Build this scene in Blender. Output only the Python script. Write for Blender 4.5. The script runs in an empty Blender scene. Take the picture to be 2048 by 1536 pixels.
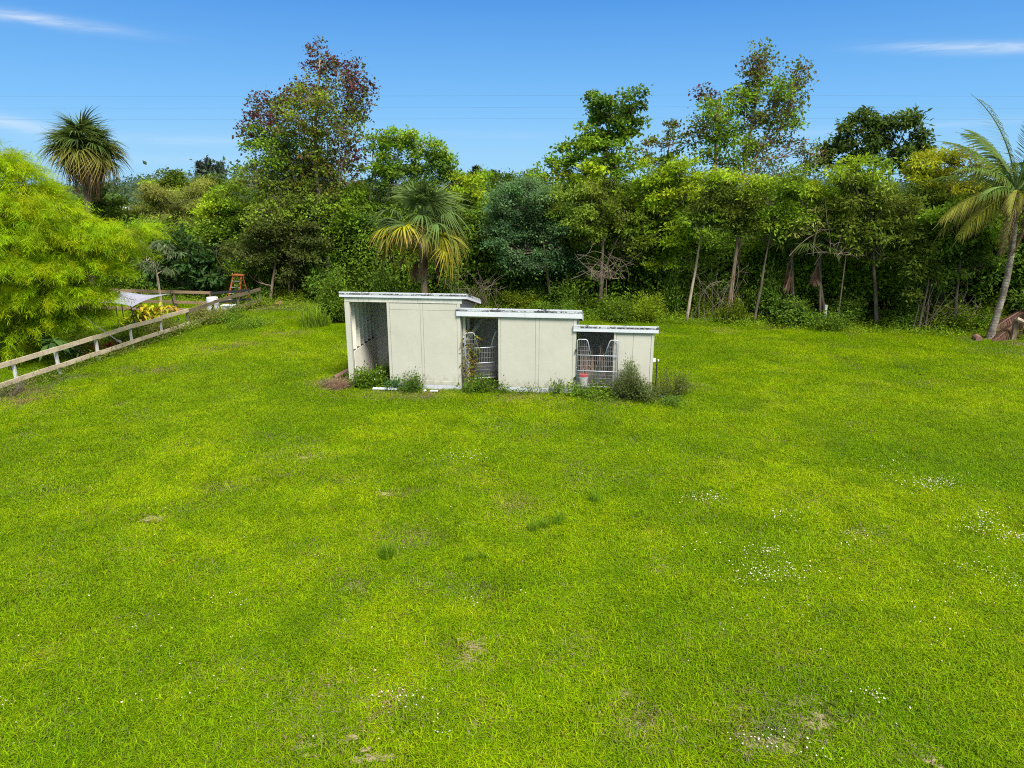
import bpy, math, random
import numpy as np
from mathutils import Vector, Matrix

random.seed(7)
RNG = np.random.default_rng(11)
scn = bpy.context.scene
COL = scn.collection
PI = math.pi

# ------------------------------------------------------------------ camera geometry
H = 6.5
F = 1420.0                      # focal length in photograph pixels (2048 wide)
TH = math.radians(15.66)
CT, ST = math.cos(TH), math.sin(TH)
CAM = np.array([0.0, 0.0, H])

def ray(u, v):
    dx = (u - 1024) / F
    dy = (768 - v) / F
    return np.array([dx, CT + dy * ST, -ST + dy * CT])

def gp(u, v, z=0.0):
    """point of the photograph's sight line at height z"""
    d = ray(u, v)
    return CAM + d * ((z - H) / d[2])

def at(u, v, Y):
    """point of the sight line at distance Y in front of the camera"""
    d = ray(u, v)
    return CAM + d * (Y / d[1])

def mpp(u, v, Y):
    return (Y / ray(u, v)[1]) / F

def wood_edge(X):
    return 36.6 - 0.245 * X

def wood_Y(u, off=0.0, v=560):
    d = ray(u, v)
    k = d[0] / d[1]
    return (36.6 + off) / (1 + 0.245 * k)

# ------------------------------------------------------------------ tagging
def tag(o, label=None, cat=None, group=None, kind=None):
    if label: o['label'] = label
    if cat: o['category'] = cat
    if group: o['group'] = group
    if kind: o['kind'] = kind
    return o

def empty(name, loc, label, cat, group=None, rz=0.0):
    o = bpy.data.objects.new(name, None)
    o.empty_display_size = 0.3
    o.location = Vector([float(c) for c in loc])
    o.rotation_euler = (0, 0, rz)
    COL.objects.link(o)
    return tag(o, label, cat, group)

# ------------------------------------------------------------------ mesh buffer
class MB:
    def __init__(self):
        self.v, self.c, self.l, self.n = [], [], [], []
        self.nv = 0
    def add(self, v, faces, col=None):
        v = np.asarray(v, float).reshape(-1, 3)
        faces = np.asarray(faces, np.int64)
        self.v.append(v)
        if col is None: col = (0.5, 0.5, 0.5)
        col = np.asarray(col, float)
        if col.ndim == 1: col = np.tile(col, (len(v), 1))
        self.c.append(col)
        self.l.append((faces + self.nv).ravel())
        self.n.append(np.full(len(faces), faces.shape[1], np.int64))
        self.nv += len(v)
        return self
    def mesh(self, name, mats, smooth=False, origin=None):
        v = np.concatenate(self.v)
        if origin is not None: v = v - np.asarray(origin, float)
        c = np.concatenate(self.c); l = np.concatenate(self.l); n = np.concatenate(self.n)
        me = bpy.data.meshes.new(name)
        me.vertices.add(len(v)); me.vertices.foreach_set('co', v.astype(np.float32).ravel())
        me.loops.add(len(l)); me.loops.foreach_set('vertex_index', l.astype(np.int32))
        me.polygons.add(len(n))
        st = np.zeros(len(n), np.int64); st[1:] = np.cumsum(n)[:-1]
        me.polygons.foreach_set('loop_start', st.astype(np.int32))
        me.polygons.foreach_set('use_smooth', np.full(len(n), bool(smooth)))
        a = me.attributes.new('tint', 'FLOAT_COLOR', 'POINT')
        c4 = np.ones((len(v), 4), np.float32); c4[:, :3] = c
        a.data.foreach_set('color', c4.ravel())
        me.update(calc_edges=True)
        for m in (mats if isinstance(mats, (list, tuple)) else [mats]):
            me.materials.append(m)
        return me
    def build(self, name, mats, parent=None, smooth=False, origin=None):
        o = bpy.data.objects.new(name, self.mesh(name, mats, smooth, origin))
        COL.objects.link(o)
        if parent is not None: o.parent = parent
        return o
    # ---- shapes
    def box(self, lo, hi, col=None):
        x0, y0, z0 = lo; x1, y1, z1 = hi
        v = [(x0,y0,z0),(x1,y0,z0),(x1,y1,z0),(x0,y1,z0),(x0,y0,z1),(x1,y0,z1),(x1,y1,z1),(x0,y1,z1)]
        f = [(0,3,2,1),(4,5,6,7),(0,1,5,4),(1,2,6,5),(2,3,7,6),(3,0,4,7)]
        return self.add(v, f, col)
    def hexa(self, bottom4, top4, col=None):
        f = [(0,3,2,1),(4,5,6,7),(0,1,5,4),(1,2,6,5),(2,3,7,6),(3,0,4,7)]
        return self.add(list(bottom4) + list(top4), f, col)
    def beam(self, p, q, w, h, up=(0,0,1), col=None):
        p = np.asarray(p, float); q = np.asarray(q, float)
        d = q - p; d /= np.linalg.norm(d)
        s = np.cross(d, up); s /= (np.linalg.norm(s) + 1e-9)
        t = np.cross(s, d)
        c = lambda o: [o - s*w/2 - t*h/2, o + s*w/2 - t*h/2, o + s*w/2 + t*h/2, o - s*w/2 + t*h/2]
        return self.hexa(c(p), c(q), col)
    def tube(self, pts, rad, k=6, col=None, cap=True):
        pts = np.asarray(pts, float); n = len(pts)
        rad = np.broadcast_to(np.asarray(rad, float), (n,))
        tang = np.gradient(pts, axis=0)
        tang /= (np.linalg.norm(tang, axis=1, keepdims=True) + 1e-9)
        ref = np.array([0, 0, 1.0]) if abs(tang[0][2]) < 0.9 else np.array([1.0, 0, 0])
        rings = []
        for i in range(n):
            s = np.cross(tang[i], ref); s /= (np.linalg.norm(s) + 1e-9)
            t = np.cross(s, tang[i]); ref = t if abs(np.dot(t, tang[i])) < 0.5 else ref
            a = np.arange(k) * 2 * PI / k
            rings.append(pts[i] + rad[i] * (np.cos(a)[:, None] * s + np.sin(a)[:, None] * t))
        v = np.concatenate(rings)
        f = []
        for i in range(n - 1):
            for j in range(k):
                f.append((i*k + j, i*k + (j+1) % k, (i+1)*k + (j+1) % k, (i+1)*k + j))
        self.add(v, f, col)
        if cap:
            tipi = [(n-1)*k + j for j in range(k)]
            self.l.append(np.array(tipi) + self.nv - len(v)); self.n.append(np.array([k]))
            self.l.append(np.array(list(range(k))[::-1]) + self.nv - len(v)); self.n.append(np.array([k]))
        return self

def unit(a):
    return a / (np.linalg.norm(a, axis=-1, keepdims=True) + 1e-9)

def leaf_quads(mb, P, D, N, L, W, col, fold=0.18):
    """many folded lozenge leaves at once"""
    n = len(P)
    D = unit(D); S = unit(np.cross(D, N)); N = np.cross(S, D)
    L = np.broadcast_to(np.asarray(L, float), (n,))[:, None]; W = np.broadcast_to(np.asarray(W, float), (n,))[:, None]
    mid = P + D * L * 0.45
    v = np.stack([P, mid + S * W * 0.5 + N * W * fold, P + D * L, mid - S * W * 0.5 + N * W * fold], 1).reshape(-1, 3)
    f = np.arange(4 * n).reshape(n, 4)
    mb.add(v, f, np.repeat(col, 4, axis=0))

def strips(mb, base, pts, width, col, side):
    """ribbons: pts (n,m,3) centre lines, width (m,), side (n,3)"""
    n, m, _ = pts.shape
    w = np.asarray(width)[None, :, None] if np.ndim(width) == 1 else np.asarray(width)[:, :, None]
    a = pts - side[:, None, :] * w * 0.5
    b = pts + side[:, None, :] * w * 0.5
    v = np.stack([a, b], 2).reshape(-1, 3)
    idx = np.arange(n)[:, None] * (2 * m) + np.arange(m - 1)[None, :] * 2
    f = np.stack([idx, idx + 1, idx + 3, idx + 2], -1).reshape(-1, 4)
    c = np.repeat(col, 2 * m, axis=0) if col.ndim == 2 else np.repeat(col, 2, axis=1).reshape(-1, 3)
    mb.add(v, f, c)

# ------------------------------------------------------------------ materials
def newmat(name):
    m = bpy.data.materials.new(name); m.use_nodes = True
    nt = m.node_tree; nt.nodes.clear()
    out = nt.nodes.new('ShaderNodeOutputMaterial')
    return m, nt, out

def nd(nt, typ, **kw):
    n = nt.nodes.new(typ)
    ins = kw.pop('ins', {})
    for k, v in kw.items(): setattr(n, k, v)
    for k, v in ins.items():
        if hasattr(v, 'is_output') or isinstance(v, bpy.types.NodeSocket): nt.links.new(v, n.inputs[k])
        else: n.inputs[k].default_value = v
    return n

def math_(nt, op, a, b=None, c=None, clamp=False):
    n = nt.nodes.new('ShaderNodeMath'); n.operation = op; n.use_clamp = clamp
    for i, x in enumerate((a, b, c)):
        if x is None: continue
        if isinstance(x, bpy.types.NodeSocket): nt.links.new(x, n.inputs[i])
        else: n.inputs[i].default_value = x
    return n.outputs[0]

def mixc(nt, fac, a, b, blend='MIX'):
    n = nt.nodes.new('ShaderNodeMix'); n.data_type = 'RGBA'; n.blend_type = blend
    for s, x in ((n.inputs['Factor'], fac), (n.inputs[6], a), (n.inputs[7], b)):
        if isinstance(x, bpy.types.NodeSocket): nt.links.new(x, s)
        elif isinstance(x, (tuple, list)): s.default_value = (*x, 1.0) if len(x) == 3 else x
        else: s.default_value = x
    return n.outputs[2]

def noise(nt, vec, scale, detail=4.0, rough=0.55, dist=0.0):
    n = nd(nt, 'ShaderNodeTexNoise', ins={'Scale': scale, 'Detail': detail, 'Roughness': rough, 'Distortion': dist})
    if vec is not None: nt.links.new(vec, n.inputs['Vector'])
    return n.outputs['Fac']

def ramp(nt, fac, stops):
    n = nt.nodes.new('ShaderNodeValToRGB')
    el = n.color_ramp.elements
    while len(el) > 1: el.remove(el[-1])
    for i, (p, c) in enumerate(stops):
        e = el[0] if i == 0 else el.new(p)
        e.position = p; e.color = (*c, 1) if len(c) == 3 else c
    nt.links.new(fac, n.inputs[0])
    return n.outputs[0]

def maprange(nt, x, a, b, c=0.0, d=1.0):
    n = nd(nt, 'ShaderNodeMapRange', ins={0: x, 1: a, 2: b, 3: c, 4: d}); n.clamp = True
    return n.outputs[0]

def leaf_mat(name, trans=0.3, rough=0.55, spec=0.15, vary=0.35, sat=None):
    m, nt, out = newmat(name)
    a = nd(nt, 'ShaderNodeAttribute', attribute_name='tint')
    geo = nd(nt, 'ShaderNodeNewGeometry')
    nz = noise(nt, geo.outputs['Position'], 0.9, 3)
    v = maprange(nt, nz, 0.3, 0.7, 1 - vary, 1 + vary)
    hsv = nd(nt, 'ShaderNodeHueSaturation', ins={'Color': a.outputs['Color'], 'Value': v})
    p = nd(nt, 'ShaderNodeBsdfPrincipled', ins={'Base Color': hsv.outputs[0], 'Roughness': rough, 'Specular IOR Level': spec})
    tl = nd(nt, 'ShaderNodeHueSaturation', ins={'Color': hsv.outputs[0], 'Value': 1.3, 'Hue': 0.485})
    t = nd(nt, 'ShaderNodeBsdfTranslucent', ins={'Color': tl.outputs[0]})
    mx = nd(nt, 'ShaderNodeMixShader', ins={0: trans, 1: p.outputs[0], 2: t.outputs[0]})
    nt.links.new(mx.outputs[0], out.inputs[0])
    return m

def paint_mat(name, c1, c2, scale=3.0, rough=0.6, bump=0.15, fine=40.0, stain=None, stretch=(1,1,1)):
    m, nt, out = newmat(name)
    tc = nd(nt, 'ShaderNodeTexCoord')
    mp = nd(nt, 'ShaderNodeMapping', ins={'Vector': tc.outputs['Object'], 'Scale': stretch})
    n1 = noise(nt, mp.outputs[0], scale, 5)
    n2 = noise(nt, mp.outputs[0], fine, 3)
    f = math_(nt, 'ADD', math_(nt, 'MULTIPLY', n1, 0.7), math_(nt, 'MULTIPLY', n2, 0.3))
    col = mixc(nt, maprange(nt, f, 0.35, 0.65), c1, c2)
    if stain:
        sc, lo, hi, sz = stain
        mp2 = nd(nt, 'ShaderNodeMapping', ins={'Vector': tc.outputs['Object'], 'Scale': (3.0, 3.0, 0.5)})
        s = noise(nt, mp2.outputs[0], sz, 6, 0.7)
        col = mixc(nt, maprange(nt, s, lo, hi, 0, 0.65), col, sc)
    p = nd(nt, 'ShaderNodeBsdfPrincipled', ins={'Base Color': col, 'Roughness': rough, 'Specular IOR Level': 0.3})
    b = nd(nt, 'ShaderNodeBump', ins={'Strength': bump, 'Distance': 0.01, 'Height': n2})
    nt.links.new(b.outputs[0], p.inputs['Normal'])
    nt.links.new(p.outputs[0], out.inputs[0])
    return m

def wall_paint(name, c1, c2):
    """faded cream board paint with rain streaks, flaked spots and mud splashed along the foot"""
    m, nt, out = newmat(name)
    tc = nd(nt, 'ShaderNodeTexCoord'); O = tc.outputs['Object']
    sp_ = nd(nt, 'ShaderNodeSeparateXYZ', ins={0: O})
    n1 = noise(nt, O, 0.9, 5, .6); n2 = noise(nt, O, 26, 4)
    col = mixc(nt, maprange(nt, n1, 0.3, 0.7), c1, c2)
    ms = nd(nt, 'ShaderNodeMapping', ins={'Vector': O, 'Scale': (9.0, 9.0, 0.35)})
    stk = noise(nt, ms.outputs[0], 1.0, 5, .7)
    col = mixc(nt, maprange(nt, stk, .58, .82, 0, .24), col, (.26, .25, .20))
    sp2 = noise(nt, O, 11, 6, .75)
    col = mixc(nt, maprange(nt, sp2, .70, .78, 0, .55), col, (.20, .18, .14))
    ms3 = nd(nt, 'ShaderNodeMapping', ins={'Vector': O, 'Scale': (3.0, 3.0, 2.0)})
    mud = math_(nt, 'SUBTRACT', noise(nt, ms3.outputs[0], 2.4, 6, .7), math_(nt, 'MULTIPLY', sp_.outputs[2], .55))
    col = mixc(nt, maprange(nt, mud, .26, .54, 0, .50), col, (.22, .20, .13))
    p = nd(nt, 'ShaderNodeBsdfPrincipled', ins={'Base Color': col, 'Roughness': .7, 'Specular IOR Level': .25})
    mw = nd(nt, 'ShaderNodeMapping', ins={'Vector': O, 'Scale': (1.6, 1.6, .9)})
    b = nd(nt, 'ShaderNodeBump', ins={'Strength': .35, 'Distance': .05, 'Height': noise(nt, mw.outputs[0], 1.0, 2)})
    b2 = nd(nt, 'ShaderNodeBump', ins={'Strength': .12, 'Distance': .01, 'Height': n2, 'Normal': b.outputs[0]})
    nt.links.new(b2.outputs[0], p.inputs['Normal']); nt.links.new(p.outputs[0], out.inputs[0])
    return m

def plain_mat(name, c, rough=0.5, metal=0.0, vary=0.2, scale=8.0):
    m, nt, out = newmat(name)
    tc = nd(nt, 'ShaderNodeTexCoord')
    n1 = noise(nt, tc.outputs['Object'], scale, 4)
    col = mixc(nt, n1, tuple(x * (1 - vary) for x in c), tuple(min(1, x * (1 + vary)) for x in c))
    p = nd(nt, 'ShaderNodeBsdfPrincipled', ins={'Base Color': col, 'Roughness': rough, 'Metallic': metal})
    nt.links.new(p.outputs[0], out.inputs[0])
    return m

def bark_mat(name, c1, c2, scale=5.0):
    m, nt, out = newmat(name)
    geo = nd(nt, 'ShaderNodeNewGeometry')
    mp = nd(nt, 'ShaderNodeMapping', ins={'Vector': geo.outputs['Position'], 'Scale': (1, 1, 0.35)})
    n1 = noise(nt, mp.outputs[0], scale, 5, 0.65)
    n2 = noise(nt, mp.outputs[0], scale * 7, 3)
    col = mixc(nt, maprange(nt, n1, 0.35, 0.65), c1, c2)
    p = nd(nt, 'ShaderNodeBsdfPrincipled', ins={'Base Color': col, 'Roughness': 0.9, 'Specular IOR Level': 0.1})
    b = nd(nt, 'ShaderNodeBump', ins={'Strength': 0.6, 'Distance': 0.03, 'Height': n2})
    nt.links.new(b.outputs[0], p.inputs['Normal'])
    nt.links.new(p.outputs[0], out.inputs[0])
    return m

M = {}
M['leaf'] = leaf_mat('leaf', trans=0.38)
M['bamboo'] = leaf_mat('bamboo_leaf', trans=0.42, vary=0.2)
M['palm'] = leaf_mat('palm_leaf', trans=0.22, rough=0.55, spec=0.12, vary=0.25)
M['bark'] = bark_mat('grey_bark', (0.15, 0.105, 0.07), (0.28, 0.21, 0.15))
M['pale_bark'] = bark_mat('pale_bark', (0.24, 0.19, 0.13), (0.42, 0.35, 0.27))
M['dark_bark'] = bark_mat('dark_bark', (0.07, 0.055, 0.04), (0.16, 0.13, 0.10))
M['coco_bark'] = bark_mat('palm_bark', (0.16, 0.14, 0.11), (0.55, 0.52, 0.46), 7)
M['cream'] = wall_paint('cream_paint', (0.475, 0.46, 0.385), (0.52, 0.505, 0.425))
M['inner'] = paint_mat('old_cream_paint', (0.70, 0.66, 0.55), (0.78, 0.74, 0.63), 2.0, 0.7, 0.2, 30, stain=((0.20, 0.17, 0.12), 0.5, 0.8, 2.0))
M['white'] = paint_mat('white_paint', (0.57, 0.59, 0.63), (0.65, 0.665, 0.695), 2.0, 0.55, 0.15, 35, stain=((0.34, 0.33, 0.31), 0.58, 0.80, 3.0))
M['footing'] = paint_mat('chalky_white_paint', (0.48, 0.50, 0.56), (0.58, 0.59, 0.63), 3.0, 0.7, 0.2, 30, stain=((0.22, 0.20, 0.15), 0.50, 0.72, 3.5))
M['header'] = paint_mat('weathered_paint', (0.52, 0.50, 0.44), (0.68, 0.66, 0.58), 2.5, 0.7, 0.2, 35, stain=((0.20, 0.18, 0.14), 0.52, 0.75, 4.0))
M['lit_paint'] = paint_mat('lit_cream_paint', (0.78, 0.75, 0.64), (0.84, 0.81, 0.70), 2.0, 0.7, 0.1, 30)  # paler cream: light falling on the studs is put into the colour
M['tar'] = plain_mat('roof_membrane', (0.10, 0.09, 0.085), 0.85)
M['dark'] = plain_mat('dark_wood', (0.05, 0.04, 0.035), 0.9)
M['galv'] = plain_mat('galvanised_steel', (0.46, 0.49, 0.52), 0.5, 0.3, 0.15, 20)
M['wire'] = plain_mat('dull_wire', (0.26, 0.26, 0.27), 0.6, 0.2, 0.2, 20)
M['black'] = plain_mat('black_iron', (0.02, 0.02, 0.022), 0.5)
M['rail'] = paint_mat('weathered_rail_wood', (0.40, 0.31, 0.21), (0.60, 0.50, 0.37), 2.0, 0.85, 0.4, 25, stain=((0.13, 0.11, 0.08), 0.50, 0.75, 3.0), stretch=(3, 0.5, 4))
M['brown_rail'] = paint_mat('brown_rail_wood', (0.20, 0.13, 0.08), (0.31, 0.21, 0.13), 2.0, 0.85, 0.4, 25, stretch=(0.5, 3, 4))
M['dark_rail'] = paint_mat('mossy_rail_wood', (0.10, 0.08, 0.05), (0.20, 0.16, 0.10), 3.0, 0.9, 0.4, 25)
M['post'] = paint_mat('peeling_white_post', (0.42, 0.40, 0.36), (0.62, 0.61, 0.60), 6.0, 0.8, 0.3, 30, stain=((0.18, 0.15, 0.11), 0.48, 0.66, 5.0))
M['sail'] = paint_mat('pale_tarp', (0.25, 0.25, 0.31), (0.30, 0.30, 0.36), 2.0, 0.6, 0.1, 20)
M['orange'] = plain_mat('orange_fibreglass', (0.36, 0.085, 0.03), 0.5)
M['red'] = plain_mat('red_plastic', (0.55, 0.03, 0.03), 0.4)
M['plastic'] = plain_mat('white_plastic', (0.72, 0.73, 0.74), 0.4, 0, 0.1)
M['teal'] = plain_mat('teal_hose', (0.01, 0.20, 0.19), 0.45)
M['wood_debris'] = plain_mat('brown_board', (0.22, 0.12, 0.09), 0.9)

# speckled roof edge: white coating flaked off black membrane in ragged patches
def edge_mat(name, lo):
    m, nt, out = newmat(name)
    tc = nd(nt, 'ShaderNodeTexCoord')
    mp = nd(nt, 'ShaderNodeMapping', ins={'Vector': tc.outputs['Object'], 'Scale': (7.0, 3.0, 12.0)})
    n1 = noise(nt, mp.outputs[0], 2.2, 6, 0.75)
    mp2 = nd(nt, 'ShaderNodeMapping', ins={'Vector': tc.outputs['Object'], 'Scale': (0.8, 0.8, 0.2)})
    n2 = noise(nt, mp2.outputs[0], 1.6, 3)
    f = math_(nt, 'ADD', math_(nt, 'MULTIPLY', n1, 0.65), math_(nt, 'MULTIPLY', n2, 0.45))
    k = maprange(nt, f, lo, lo + 0.035)
    col = mixc(nt, k, (0.56, 0.58, 0.62), (0.05, 0.045, 0.05))
    p = nd(nt, 'ShaderNodeBsdfPrincipled', ins={'Base Color': col, 'Roughness': 0.7})
    nt.links.new(p.outputs[0], out.inputs[0])
    return m
M['edge_dark'] = edge_mat('flaking_roof_edge', 0.515)
M['edge_light'] = edge_mat('worn_roof_edge', 0.60)

# ------------------------------------------------------------------ light and sky
SUN_EL, SUN_AZ = math.radians(54), math.radians(150)     # azimuth from +Y clockwise: behind the camera, a bit right
w = bpy.data.worlds.new('World'); scn.world = w; w.use_nodes = True
nt = w.node_tree; nt.nodes.clear()
wo = nd(nt, 'ShaderNodeOutputWorld')
sky = nd(nt, 'ShaderNodeTexSky'); sky.sky_type = 'NISHITA'; sky.sun_disc = False
sky.sun_elevation = SUN_EL; sky.sun_rotation = SUN_AZ
sky.air_density = 1.0; sky.dust_density = 0.6; sky.ozone_density = 1.6; sky.altitude = 0
tc = nd(nt, 'ShaderNodeTexCoord')
sp = nd(nt, 'ShaderNodeSeparateXYZ', ins={0: tc.outputs['Generated']})
az = math_(nt, 'ARCTAN2', sp.outputs[0], sp.outputs[1])
el = math_(nt, 'ARCSINE', sp.outputs[2])
vec = nd(nt, 'ShaderNodeCombineXYZ', ins={0: math_(nt, 'MULTIPLY', az, 6.0), 1: math_(nt, 'MULTIPLY', el, 55.0), 2: 0.0})
wn = noise(nt, vec.outputs[0], 2.2, 8, 0.65, 0.8)
def azel(u, v):
    d = ray(u, v); d = d / np.linalg.norm(d)
    return math.atan2(d[0], d[1]), math.asin(d[2])
mask = None
for (u, v, su, sv, slope, amp) in [(60, 36, 120, 13, 0.05, 1.0), (20, 245, 80, 18, 0.2, 0.9), (380, 282, 170, 16, 0.0, 0.32),
                                   (1960, 95, 120, 13, 0.08, 1.0), (1800, 255, 330, 9, -0.03, 0.3), (330, 320, 260, 12, 0, 0.22),
                                   (900, 268, 240, 10, 0.02, 0.16)]:
    a0, e0 = azel(u, v)
    da = math_(nt, 'SUBTRACT', az, a0)
    de = math_(nt, 'SUBTRACT', math_(nt, 'SUBTRACT', el, e0), math_(nt, 'MULTIPLY', da, -slope))
    q = math_(nt, 'ADD', math_(nt, 'POWER', math_(nt, 'ABSOLUTE', math_(nt, 'DIVIDE', da, su / F)), 2.0),
              math_(nt, 'POWER', math_(nt, 'ABSOLUTE', math_(nt, 'DIVIDE', de, sv * .62 / F)), 2.0))
    g = math_(nt, 'MULTIPLY', math_(nt, 'EXPONENT', math_(nt, 'MULTIPLY', q, -1.0)), amp)
    mask = g if mask is None else math_(nt, 'ADD', mask, g)
cl = math_(nt, 'MULTIPLY', mask, maprange(nt, wn, 0.25, 0.72), clamp=True)
hs = nd(nt, 'ShaderNodeHueSaturation', ins={'Color': sky.outputs[0], 'Saturation': 1.0, 'Value': 1.0})
tinted = mixc(nt, 1.0, hs.outputs[0], (1.0, 1.0, 1.0), 'MULTIPLY')
grad = ramp(nt, maprange(nt, el, -0.02, 0.62), [(0.0, (1.85, 3.45, 4.85)), (0.06, (1.45, 3.15, 4.8)), (0.19, (0.80, 2.42, 4.65)), (0.375, (0.30, 1.50, 3.95)), (0.50, (0.8, 1.6, 3.3)), (0.75, (5.0, 5.1, 5.2)), (1.0, (6.2, 6.2, 6.1))])
tinted = mixc(nt, 0.92, tinted, grad)
skyc = mixc(nt, math_(nt, 'MULTIPLY', cl, 0.75), tinted, (4.1, 4.5, 4.9))
bg = nd(nt, 'ShaderNodeBackground', ins={'Color': skyc, 'Strength': 0.101})
nt.links.new(bg.outputs[0], wo.inputs[0])

sun = bpy.data.lights.new('sun', 'SUN'); sun.energy = 3.3; sun.angle = math.radians(20); sun.color = (1.0, 0.96, 0.88)
so = bpy.data.objects.new('sun', sun); COL.objects.link(so)
sd = Vector((math.sin(SUN_AZ) * math.cos(SUN_EL), math.cos(SUN_AZ) * math.cos(SUN_EL), math.sin(SUN_EL)))
so.rotation_euler = (-sd).to_track_quat('-Z', 'Y').to_euler(); so.location = (0, 0, 60)

scn.view_settings.view_transform = 'Standard'
try: scn.view_settings.look = 'None'
except Exception: pass
scn.view_settings.gamma = 1.0
scn.view_settings.exposure = 1.0

cam = bpy.data.cameras.new('camera'); co = bpy.data.objects.new('camera', cam); COL.objects.link(co)
cam.sensor_width = 36; cam.lens = F / 2048 * 36; cam.clip_end = 5000; cam.clip_start = 0.1
co.location = (0, 0, H); co.rotation_euler = (math.radians(90) - TH, 0, 0)
scn.camera = co
scn.cycles.use_denoising = False; scn.cycles.filter_width = 1.1
scn.cycles.max_bounces = 6; scn.cycles.diffuse_bounces = 4; scn.cycles.transparent_max_bounces = 4
scn.cycles.transmission_bounces = 3; scn.cycles.caustics_reflective = False; scn.cycles.caustics_refractive = False

# ------------------------------------------------------------------ ground
def ground_mat():
    m, nt, out = newmat('soil_and_thatch')
    geo = nd(nt, 'ShaderNodeNewGeometry'); P = geo.outputs['Position']
    a = noise(nt, P, 0.35, 5); b = noise(nt, P, 9.0, 4); c = noise(nt, P, 60.0, 3)
    g = mixc(nt, b, (0.030, 0.052, 0.004), (0.060, 0.092, 0.006))
    g = mixc(nt, maprange(nt, a, 0.35, 0.7), g, (0.075, 0.100, 0.010))
    g = mixc(nt, maprange(nt, c, 0.55, 0.8, 0, 0.5), g, (0.12, 0.10, 0.04))
    p = nd(nt, 'ShaderNodeBsdfPrincipled', ins={'Base Color': g, 'Roughness': 0.95, 'Specular IOR Level': 0.1})
    bp = nd(nt, 'ShaderNodeBump', ins={'Strength': 0.7, 'Distance': 0.05, 'Height': c})
    nt.links.new(bp.outputs[0], p.inputs['Normal'])
    nt.links.new(p.outputs[0], out.inputs[0])
    return m
mb = MB()
xs = np.concatenate([[-3000, -600, -150], np.linspace(-60, 60, 13), [150, 600, 3000]])
ys = np.concatenate([[-300, -60], np.linspace(-20, 100, 13), [200, 700, 4000]])
gx, gy = np.meshgrid(xs, ys)
v = np.stack([gx.ravel(), gy.ravel(), np.zeros(gx.size)], 1)
nx = len(xs)
f = [(j*nx+i, j*nx+i+1, (j+1)*nx+i+1, (j+1)*nx+i) for j in range(len(ys)-1) for i in range(nx-1)]
mb.add(v, f)
tag(mb.build('ground', ground_mat()), 'flat grassy ground running from the lawn to the horizon', 'ground', kind='structure')

# bare, sandy patches worn in the lawn
PATCH = []   # (x, y, r)
for (u, v_, r) in [(600, 920, .32), (640, 915, .22), (585, 945, .25), (675, 960, .3), (615, 955, .2), (460, 975, .2), (1055, 1015, .32), (1080, 1035, .2), (1160, 975, .15),
                   (1155, 955, .15), (815, 1080, .17), (655, 1245, .10), (670, 1265, .12), (705, 1170, .17), (722, 1185, .16), (405, 1150, .14), (130, 1080, .18),
                   (185, 1105, .12), (350, 1110, .2), (475, 1330, .16), (395, 1358, .12), (945, 1290, .16), (955, 1310, .17), (935, 1325, .12), (800, 1390, .17),
                   (955, 1450, .14), (1090, 1330, .12), (1260, 1460, .22), (1110, 1325, .15), (1605, 1405, .16), (1640, 1445, .2), (1545, 1480, .25), (1845, 1505, .18),
                   (1505, 1490, .2), (1240, 1390, .1), (1330, 1140, .15), (1320, 1115, .1), (1710, 1065, .3), (1480, 1415, .1), (730, 1520, .14), (640, 1490, .2),
                   (1150, 1280, .12), (900, 1190, .12), (930, 1330, .2), (430, 1015, .15), (300, 1040, .2), (860, 1170, .12), (770, 990, .18), (940, 1050, .1)]:
    p = gp(u, v_); PATCH.append((p[0], p[1], r))
for (u, v_, r) in [(128, 756, .55), (40, 790, .8), (15, 800, .7), (330, 740, .45), (270, 745, .5), (420, 700, .5), (760, 782, .8), (690, 770, .7), (845, 790, .6), (660, 775, .5), (1050, 796, .6),
                   (1270, 792, .8), (1330, 775, .7), (1180, 792, .5), (2030, 705, .9), (550, 612, 1.6), (590, 612, 1.2), (505, 618, .8), (1560, 655, .6), (1440, 660, .5), (1990, 680, .8), (500, 690, .5), (580, 665, .6)]:
    p = gp(u, v_); PATCH.append((p[0], p[1], r))
def soil_mat():
    m, nt, out = newmat('sandy_soil')
    geo = nd(nt, 'ShaderNodeNewGeometry'); P = geo.outputs['Position']
    a = noise(nt, P, 3.0, 5); b = noise(nt, P, 40.0, 4)
    c = mixc(nt, a, (0.20, 0.155, 0.08), (0.36, 0.30, 0.19))
    c = mixc(nt, maprange(nt, b, 0.5, 0.75, 0, 0.7), c, (0.10, 0.08, 0.05))
    p = nd(nt, 'ShaderNodeBsdfPrincipled', ins={'Base Color': c, 'Roughness': 0.95, 'Specular IOR Level': 0.1})
    bp = nd(nt, 'ShaderNodeBump', ins={'Strength': 0.8, 'Distance': 0.03, 'Height': b})
    nt.links.new(bp.outputs[0], p.inputs['Normal']); nt.links.new(p.outputs[0], out.inputs[0])
    return m
M['soil'] = soil_mat()
mb = MB()
q_ = 0
for (x, y, r) in PATCH:
    if r > .4: continue
    for _ in range(int(7 + 26 * r)):
        k = 9; a = np.arange(k) * 2 * PI / k
        cx_, cy_ = x + RNG.normal(0, r * .62), y + RNG.normal(0, r * .42)
        rr = RNG.uniform(.018, .075) * (0.5 + 0.8 * RNG.random(k)); q_ += 1
        v = np.stack([cx_ + 1.5 * rr * np.cos(a), cy_ + rr * np.sin(a), np.full(k, 0.004 + 0.00004 * q_)], 1)
        mb.add(np.vstack([v, [[cx_, cy_, 0.004 + 0.00004 * q_]]]), [(jj, (jj+1) % k, k) for jj in range(k)])
tag(mb.build('bare_soil', M['soil']), 'worn sandy soil showing through the lawn in patches', 'soil', kind='structure')

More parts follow.
